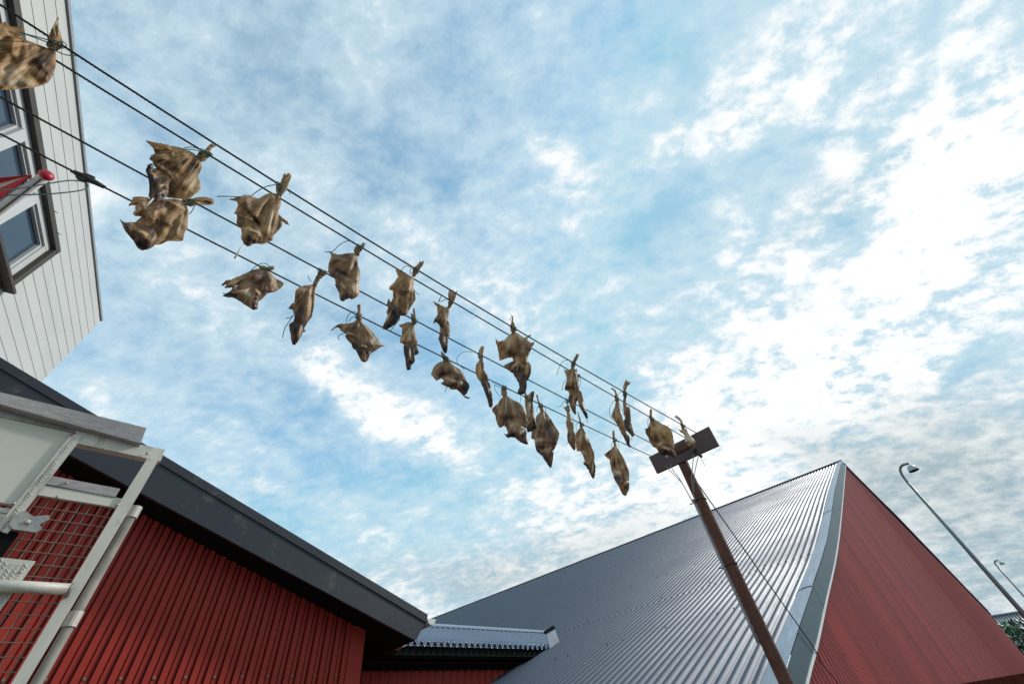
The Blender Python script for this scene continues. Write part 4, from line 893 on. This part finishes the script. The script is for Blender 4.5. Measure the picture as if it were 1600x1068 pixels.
fish('E', 4, (497, 742), [
 ('fin', [(385, 860), (410, 800), (455, 765), (480, 790), (440, 840), (428, 905), (400, 872)], -4),
 ('body', [(480, 755), (455, 772), (425, 810), (410, 850), (430, 900), (470, 880), (520, 875), (570, 900), (620, 930), (660, 942), (642, 890), (622, 850), (590, 818), (550, 788), (515, 757)], 0),
 ('head', [(458, 920), (500, 900), (560, 878), (610, 890), (667, 930), (655, 980), (640, 1005), (620, 1011), (590, 980), (550, 950), (500, 946)], 10),
 ('flap', [(618, 1006), (650, 1018), (672, 1024), (662, 1034), (635, 1026)], 8),
 ('tail', [(465, 728), (461, 690), (476, 700), (495, 725), (512, 732), (516, 757), (480, 760)], 4)],
 'hunched grey fish with pale fin at left and its head at lower right',
 bumps=[(480, 860, 60, 14, -.3, -2, -.2), (560, 830, 60, 12, .8, 2, .12), (600, 920, 12, 30, .3, 3, .35), (540, 900, 50, 10, .3, 2, .25), (640, 960, 20, 30, 0, 0, -.2)],
 strings=[[(508, 945), (495, 965), (488, 988)], [(470, 740), (490, 728), (510, 740)]], warm=.35, eye=(628, 945))
fish('F', 3, (100, 358), [
 ('body', [(95, 398), (70, 430), (62, 480), (75, 530), (100, 562), (115, 600), (150, 600), (160, 560), (155, 520), (130, 470), (125, 430), (116, 400)], 0),
 ('head', [(108, 560), (150, 550), (180, 600), (190, 680), (195, 740), (180, 762), (163, 745), (150, 690), (130, 640), (118, 600)], 5),
 ('tail', [(80, 352), (90, 320), (110, 293), (130, 297), (126, 325), (118, 360), (118, 402), (95, 404), (84, 370)], 4)],
 'thin orange brown fish seen edge on, left of the broad square fish',
 bumps=[(95, 480, 10, 60, 0, 2, .2), (150, 640, 10, 60, -.2, 2, -.1)],
 strings=[[(-20, 470), (-75, 420), (-70, 370), (-20, 335), (40, 340)]], warm=.8)
fish('F', 1, (352, 160), [
 ('fin', [(213, 238), (240, 258), (275, 250), (270, 330), (246, 402), (235, 330)], -4),
 ('fin', [(428, 232), (455, 222), (484, 205), (482, 216), (455, 240), (480, 265), (513, 263), (492, 300), (470, 310)], -4),
 ('body', [(345, 190), (310, 215), (275, 258), (250, 320), (246, 400), (290, 388), (330, 380), (370, 400), (420, 432), (450, 430), (460, 380), (480, 330), (490, 295), (440, 240), (400, 205), (370, 190)], 0),
 ('flap', [(272, 445), (320, 418), (380, 400), (440, 430), (462, 408), (482, 440), (482, 500), (462, 550), (440, 560), (420, 500), (350, 500), (310, 475)], 6),
 ('head', [(345, 470), (380, 425), (415, 440), (425, 500), (450, 560), (452, 600), (440, 650), (400, 663), (382, 645), (396, 600), (378, 550), (352, 510)], 12),
 ('tail', [(325, 155), (334, 110), (340, 80), (318, 97), (338, 70), (322, 48), (346, 65), (350, 100), (362, 140), (376, 170), (350, 195), (330, 182)], 4)],
 'broad square fish with a centre ridge and folded head, on the topmost rope',
 bumps=[(362, 290, 7, 90, 0, 4, .14), (300, 310, 10, 80, .25, 2, .05), (420, 310, 10, 80, -.25, 2, .08), (350, 360, 70, 14, .2, -1, -.14), (360, 440, 12, 35, .8, 3, .35), (395, 470, 8, 40, 0, -3, -.25), (455, 480, 14, 50, 0, 2, .2)],
 strings=[[(340, 205), (350, 180), (362, 155), (375, 150)], [(355, 190), (380, 165)]], warm=.55)
fish('G', 4, (155, 92), [
 ('fin', [(48, 275), (75, 245), (115, 222), (125, 250), (90, 290), (82, 330), (62, 310)], -4),
 ('body', [(150, 160), (120, 192), (92, 240), (76, 300), (85, 370), (110, 432), (135, 436), (170, 400), (220, 385), (270, 400), (320, 432), (352, 442), (360, 380), (352, 320), (332, 268), (290, 218), (230, 190), (178, 158)], 0),
 ('flap', [(150, 420), (200, 392), (250, 400), (262, 425), (220, 460), (200, 440)], 2),
 ('head', [(152, 488), (175, 495), (215, 460), (240, 422), (300, 430), (350, 460), (352, 520), (366, 580), (320, 576), (270, 542), (235, 515), (190, 527), (170, 508)], 12),
 ('tail', [(133, 152), (130, 100), (138, 80), (150, 62), (158, 78), (178, 66), (179, 110), (182, 156), (155, 165)], 4)],
 'round bellied purple brown fish with pale left fin, on the lowest rope',
 bumps=[(170, 270, 8, 100, .1, 3, .16), (230, 280, 10, 100, -.3, 2, .12), (120, 300, 10, 80, .3, 2, .1), (180, 350, 90, 30, 0, 0, -.16), (310, 480, 12, 30, .4, 3, .4), (220, 420, 20, 20, 0, 0, .3), (210, 500, 40, 16, -.6, 0, -.25), (340, 560, 25, 20, 0, 0, -.2)],
 strings=[[(70, 62), (75, 100), (100, 140), (125, 165)], [(72, 60), (100, 75), (135, 90)]], warm=.3, eye=(318, 510))
fish('G', 4, (372, 185), [
 ('body', [(335, 142), (345, 128), (362, 152), (398, 120), (418, 118), (420, 140), (410, 200), (405, 300), (415, 350), (385, 420), (358, 440), (345, 400), (350, 300), (338, 220)], -6),
 ('head', [(352, 440), (385, 420), (410, 340), (430, 370), (440, 430), (410, 462), (365, 477)], -3)],
 'pale grey strip of dried fish wedged between two plump purple brown fish',
 bumps=[(375, 250, 8, 120, 0, 3, .25), (400, 220, 6, 120, .1, -2, -.15), (420, 400, 20, 50, 0, 0, -.15), (372, 400, 6, 60, .5, 2, .3)],
 strings=[[(300, 165), (302, 215)]], warm=.4)
fish('G', 4, (476, 242), [
 ('body', [(485, 290), (450, 320), (422, 370), (400, 440), (394, 530), (420, 545), (440, 640), (500, 690), (575, 700), (590, 640), (610, 600), (642, 490), (600, 420), (560, 350), (520, 300), (502, 285)], 0),
 ('flap', [(430, 540), (460, 518), (520, 530), (545, 575), (500, 590), (440, 575)], 5),
 ('head', [(428, 585), (460, 592), (500, 588), (560, 610), (590, 650), (580, 740), (567, 790), (540, 766), (510, 720), (480, 670), (460, 650), (435, 630)], 12),
 ('tail', [(455, 230), (434, 152), (450, 148), (468, 215), (492, 245), (503, 288), (475, 294)], 4)],
 'long purple fish with a pale orange patch above its pointed head',
 bumps=[(500, 400, 8, 120, .05, 3, .16), (470, 400, 8, 110, .3, 2, .12), (545, 440, 12, 140, -.4, 0, -.08), (475, 550, 32, 18, 0, 2, .5), (480, 610, 50, 12, 0, -2, -.25), (550, 640, 10, 30, .5, 3, .3), (590, 560, 12, 90, .2, 0, -.12)],
 strings=[[(445, 300), (445, 270), (460, 245)], [(437, 475), (437, 420), (445, 370)], [(520, 300), (518, 265), (495, 245)]], warm=.25, eye=(540, 720))
fish('G', 3, (713, 203), [
 ('body', [(705, 292), (708, 340), (700, 400), (720, 440), (730, 485), (760, 485), (765, 430), (745, 370), (735, 300)], -2),
 ('head', [(710, 482), (740, 463), (780, 480), (780, 560), (784, 620), (770, 637), (740, 602), (712, 550)], 2),
 ('tail', [(703, 300), (680, 262), (655, 248), (690, 258), (706, 240), (710, 208), (726, 240), (734, 292), (718, 305)], 2)],
 'very thin bent fish touching a brown fish with pale curled strip',
 bumps=[(740, 540, 10, 50, 0, 2, .15), (725, 350, 8, 50, 0, 2, .1)],
 strings=[[(612, 250), (650, 250), (680, 205), (715, 200)], [(762, 480), (762, 400), (760, 330)], [(705, 585), (715, 570)]], warm=.45)
fish('G', 4, (828, 385), [
 ('body', [(828, 432), (795, 470), (776, 520), (790, 620), (800, 645), (830, 640), (870, 652), (905, 700), (925, 740), (948, 730), (946, 660), (922, 600), (892, 520), (860, 460), (842, 430)], 0),
 ('flap', [(822, 640), (850, 636), (885, 660), (900, 705), (880, 725), (860, 690)], -3),
 ('head', [(848, 740), (880, 728), (908, 700), (947, 730), (959, 780), (951, 860), (940, 886), (924, 872), (905, 830), (880, 780), (858, 762)], 9),
 ('tail', [(815, 375), (798, 300), (808, 305), (827, 368), (842, 420), (838, 438), (822, 432)], 4)],
 'brown fish with a pale curled strip leading to its long narrow head',
 bumps=[(830, 520, 8, 90, .05, 3, .2), (870, 540, 8, 110, -.35, 2, .1), (855, 660, 30, 12, .7, 2, .4), (935, 800, 7, 50, .1, 3, .4), (890, 800, 10, 50, -.4, 0, -.25)],
 strings=[[(790, 460), (788, 410), (820, 385)]], warm=.6)
fish('G', 4, (1125, 540), [
 ('fin', [(1033, 675), (1060, 655), (1112, 612), (1110, 660), (1090, 722), (1062, 702)], -4),
 ('body', [(1125, 590), (1100, 620), (1084, 680), (1086, 750), (1100, 820), (1120, 850), (1160, 860), (1210, 890), (1250, 915), (1253, 830), (1232, 760), (1192, 680), (1150, 610), (1140, 588)], 0),
 ('head', [(1113, 850), (1160, 868), (1210, 882), (1253, 910), (1251, 980), (1220, 1036), (1190, 1012), (1160, 950), (1130, 902)], 9),
 ('tail', [(1108, 535), (1106, 463), (1124, 462), (1128, 530), (1142, 585), (1135, 598), (1120, 592)], 4)],
 'pear shaped fish, nearest the crossbar on the lowest rope, pale left fin',
 bumps=[(1140, 700, 8, 110, -.1, 3, .2), (1180, 740, 10, 110, -.35, 2, .1), (1120, 720, 8, 90, .1, 0, -.06), (1155, 835, 28, 12, .3, 2, .42), (1140, 880, 28, 12, .4, -2, -.25), (1225, 925, 12, 24, .6, 3, .4)],
 strings=[[(1100, 612), (1102, 575), (1120, 545)], [(1165, 605), (1160, 565), (1138, 545)]], warm=.5, eye=(1222, 960))
fish('H', 2, (180, 258), [
 ('fin', [(158, 212), (178, 205), (176, 250), (190, 300), (170, 330), (162, 270)], -2),
 ('body', [(172, 282), (186, 300), (192, 370), (222, 430), (232, 470), (226, 510), (190, 500), (170, 440), (164, 350)], 0),
 ('head', [(188, 490), (225, 478), (246, 540), (267, 590), (273, 635), (256, 637), (230, 590), (198, 530)], 3)],
 'narrow dark fish hanging just behind the lean fish with raised tail',
 bumps=[(225, 540, 8, 40, -.3, 2, .2)], strings=[[(205, 250), (205, 330), (190, 375)], [(262, 640), (270, 672)]], warm=.4)
fish('H', 1, (145, 152), [
 ('body', [(130, 190), (110, 210), (90, 214), (62, 208), (80, 260), (85, 300), (68, 380), (100, 400), (125, 450), (170, 452), (190, 400), (186, 340), (180, 270), (160, 210), (150, 190)], 0),
 ('head', [(105, 440), (150, 425), (190, 440), (172, 500), (166, 560), (172, 600), (150, 597), (120, 540), (105, 490)], 6),
 ('tail', [(124, 165), (150, 120), (170, 75), (182, 68), (186, 80), (202, 70), (190, 102), (166, 142), (156, 195), (130, 195)], 4)],
 'lean brown fish with tail raised to the right, overlapping a narrow dark fish',
 bumps=[(130, 270, 8, 80, .1, 3, .22), (110, 370, 50, 14, .2, -2, -.2), (165, 320, 7, 70, 0, 2, .1), (150, 500, 8, 60, 0, 2, .2)],
 strings=[[(0, 255), (20, 190), (50, 140), (95, 125), (130, 140)], [(45, 390), (55, 340), (78, 300)]], warm=.55)
fish('H', 2, (525, 462), [
 ('body', [(520, 490), (500, 560), (480, 620), (515, 670), (540, 710), (570, 775), (602, 770), (600, 700), (580, 640), (557, 570), (542, 490)], 0),
 ('head', [(568, 760), (610, 768), (640, 800), (641, 860), (658, 887), (630, 887), (600, 832), (580, 790)], 3),
 ('tail', [(510, 455), (505, 400), (472, 373), (490, 368), (517, 393), (537, 440), (543, 490), (515, 494)], 3)],
 'light brown narrow fish with bent thin tail, left one of a close pair',
 bumps=[(525, 600, 10, 70, -.2, 2, .2), (590, 720, 8, 50, 0, 2, -.1)],
 strings=[[(505, 475), (465, 540), (470, 620), (495, 660)], [(545, 475), (560, 530), (590, 610)]], warm=.55)
fish('H', 1, (595, 410), [
 ('body', [(592, 432), (580, 500), (590, 570), (606, 640), (640, 650), (645, 600), (627, 550), (607, 500), (612, 440)], 0),
 ('head', [(588, 652), (630, 632), (656, 690), (682, 780), (662, 797), (630, 762), (598, 720)], 3),
 ('tail', [(580, 405), (588, 340), (610, 298), (618, 312), (632, 308), (635, 322), (652, 318), (626, 348), (606, 392), (617, 440), (590, 455)], 3)],
 'dark narrow fish with tall split tail, right one of a close pair',
 bumps=[(605, 560, 8, 60, 0, 2, .1), (640, 720, 10, 40, -.3, 2, .15)],
 strings=[[(540, 440), (550, 410), (580, 405)], [(660, 790), (658, 835)]], warm=.4)
fish('H', 2, (825, 622), [
 ('fin', [(770, 722), (790, 728), (812, 700), (815, 760), (800, 800), (786, 775)], -3),
 ('body', [(825, 655), (806, 700), (792, 760), (815, 840), (850, 890), (900, 900), (990, 890), (1032, 900), (1027, 830), (1012, 760), (977, 708), (910, 680), (855, 650)], 0),
 ('flap', [(860, 880), (900, 842), (950, 838), (950, 862), (900, 890)], 8),
 ('head', [(870, 885), (930, 858), (990, 862), (1012, 895), (1040, 940), (1047, 982), (1020, 976), (970, 952), (925, 960), (895, 930)], 14),
 ('tail', [(812, 625), (817, 553), (837, 557), (837, 620), (854, 650), (835, 668), (815, 655)], 4)],
 'rust brown flatfish with pale curled head, in front of the left crossbar half',
 bumps=[(870, 760, 6, 110, -.6, 3, .22), (840, 760, 6, 90, -.2, 2, .2), (930, 760, 6, 90, -.7, 2, .14), (850, 820, 40, 30, .4, 0, -.25), (1000, 800, 14, 80, -.2, 0, .06), (960, 900, 40, 14, .3, 3, .4), (900, 870, 24, 10, -.5, 3, .4), (1020, 950, 30, 16, .8, 0, -.1)],
 strings=[[(800, 700), (800, 650), (820, 620)], [(980, 690), (980, 705)]], warm=.95)
fish('H', 1, (1102, 690), [
 ('fin', [(1065, 728), (1090, 740), (1120, 735), (1120, 775), (1090, 762)], -2),
 ('body', [(1100, 718), (1092, 750), (1120, 790), (1128, 850), (1165, 880), (1200, 880), (1218, 860), (1212, 830), (1172, 790), (1152, 760), (1140, 730), (1118, 722)], 0),
 ('head', [(1178, 880), (1220, 870), (1252, 930), (1283, 972), (1265, 982), (1230, 957), (1190, 935)], 4),
 ('tail', [(1090, 695), (1078, 660), (1033, 620), (1050, 613), (1075, 625), (1095, 650), (1112, 690), (1118, 722), (1095, 722)], 3)],
 'pale straw coloured withered fish in front of the right crossbar half',
 bumps=[(1130, 780, 60, 60, 0, 0, .28), (1170, 830, 50, 30, .6, 2, .25), (1070, 650, 40, 40, 0, 0, .15), (1160, 870, 10, 10, 0, 0, .4), (1210, 900, 20, 8, .8, 2, .2), (1150, 850, 20, 8, 0, -2, -.3)],
 strings=[[(1250, 950), (1265, 915), (1277, 893)], [(1260, 980), (1285, 1020), (1302, 1052)]], warm=.65)

# ---- knot of old twine on the lowest rope and its loose green loop
k4 = lambda q: (lambda wl, co: wl.pt(q))(*ROPE[4][:2])
M['knot'] = mat('brown green twine', (.06, .065, .045), .8, 0, .5, 60, spots=(40, (.025, .09, .07), .55))
kn = thing('twine_knot', rope_pt(4, (140, 281)), 'clump of brown and green twine knotted on the lowest rope', 'knot')
b = MB(); wl, co = ROPE[4][:2]; u0_ = wl.at((122, 272))[0]; u1_ = wl.at((155, 288))[0]
for kk in range(34):
    u = u0_+(u1_-u0_)*kk/33; c = wl.p(u, float(np.polyval(co, u))); R_ = .005+.004*math.sin(math.pi*kk/33)*rng.uniform(.4, 1.1)
    b.tube([c+R_*(math.cos(a)*wl.n+math.sin(a)*UP)+wl.u*.02*math.sin(a+kk) for a in np.linspace(0, 2*math.pi, 11)[:-1]], .0019, 5, True)
b.build('wrapping', M['knot'], kn, True)
b = MB()
for kk in range(16):
    p0 = k4((118+rng.uniform(0, 6), 270+rng.uniform(-2, 6))); p1 = k4((140+rng.uniform(0, 12), 282+rng.uniform(-5, 6))); mid = (p0+p1)/2+rng.normal(0, .006, 3)
    b.tube(crom([p0, mid, p1], 4), .0028, 5)
b.build('frayed_strands', M['brown'], kn, True)
b = MB(); b.tube(crom([k4(q) for q in [(-60, 298), (0, 297), (40, 293), (80, 286), (110, 282), (130, 284), (137, 290), (128, 297), (90, 302), (50, 304), (8, 305)]], 6), .0022, 6)
b.build('loose_loop', M['green'], kn, True)
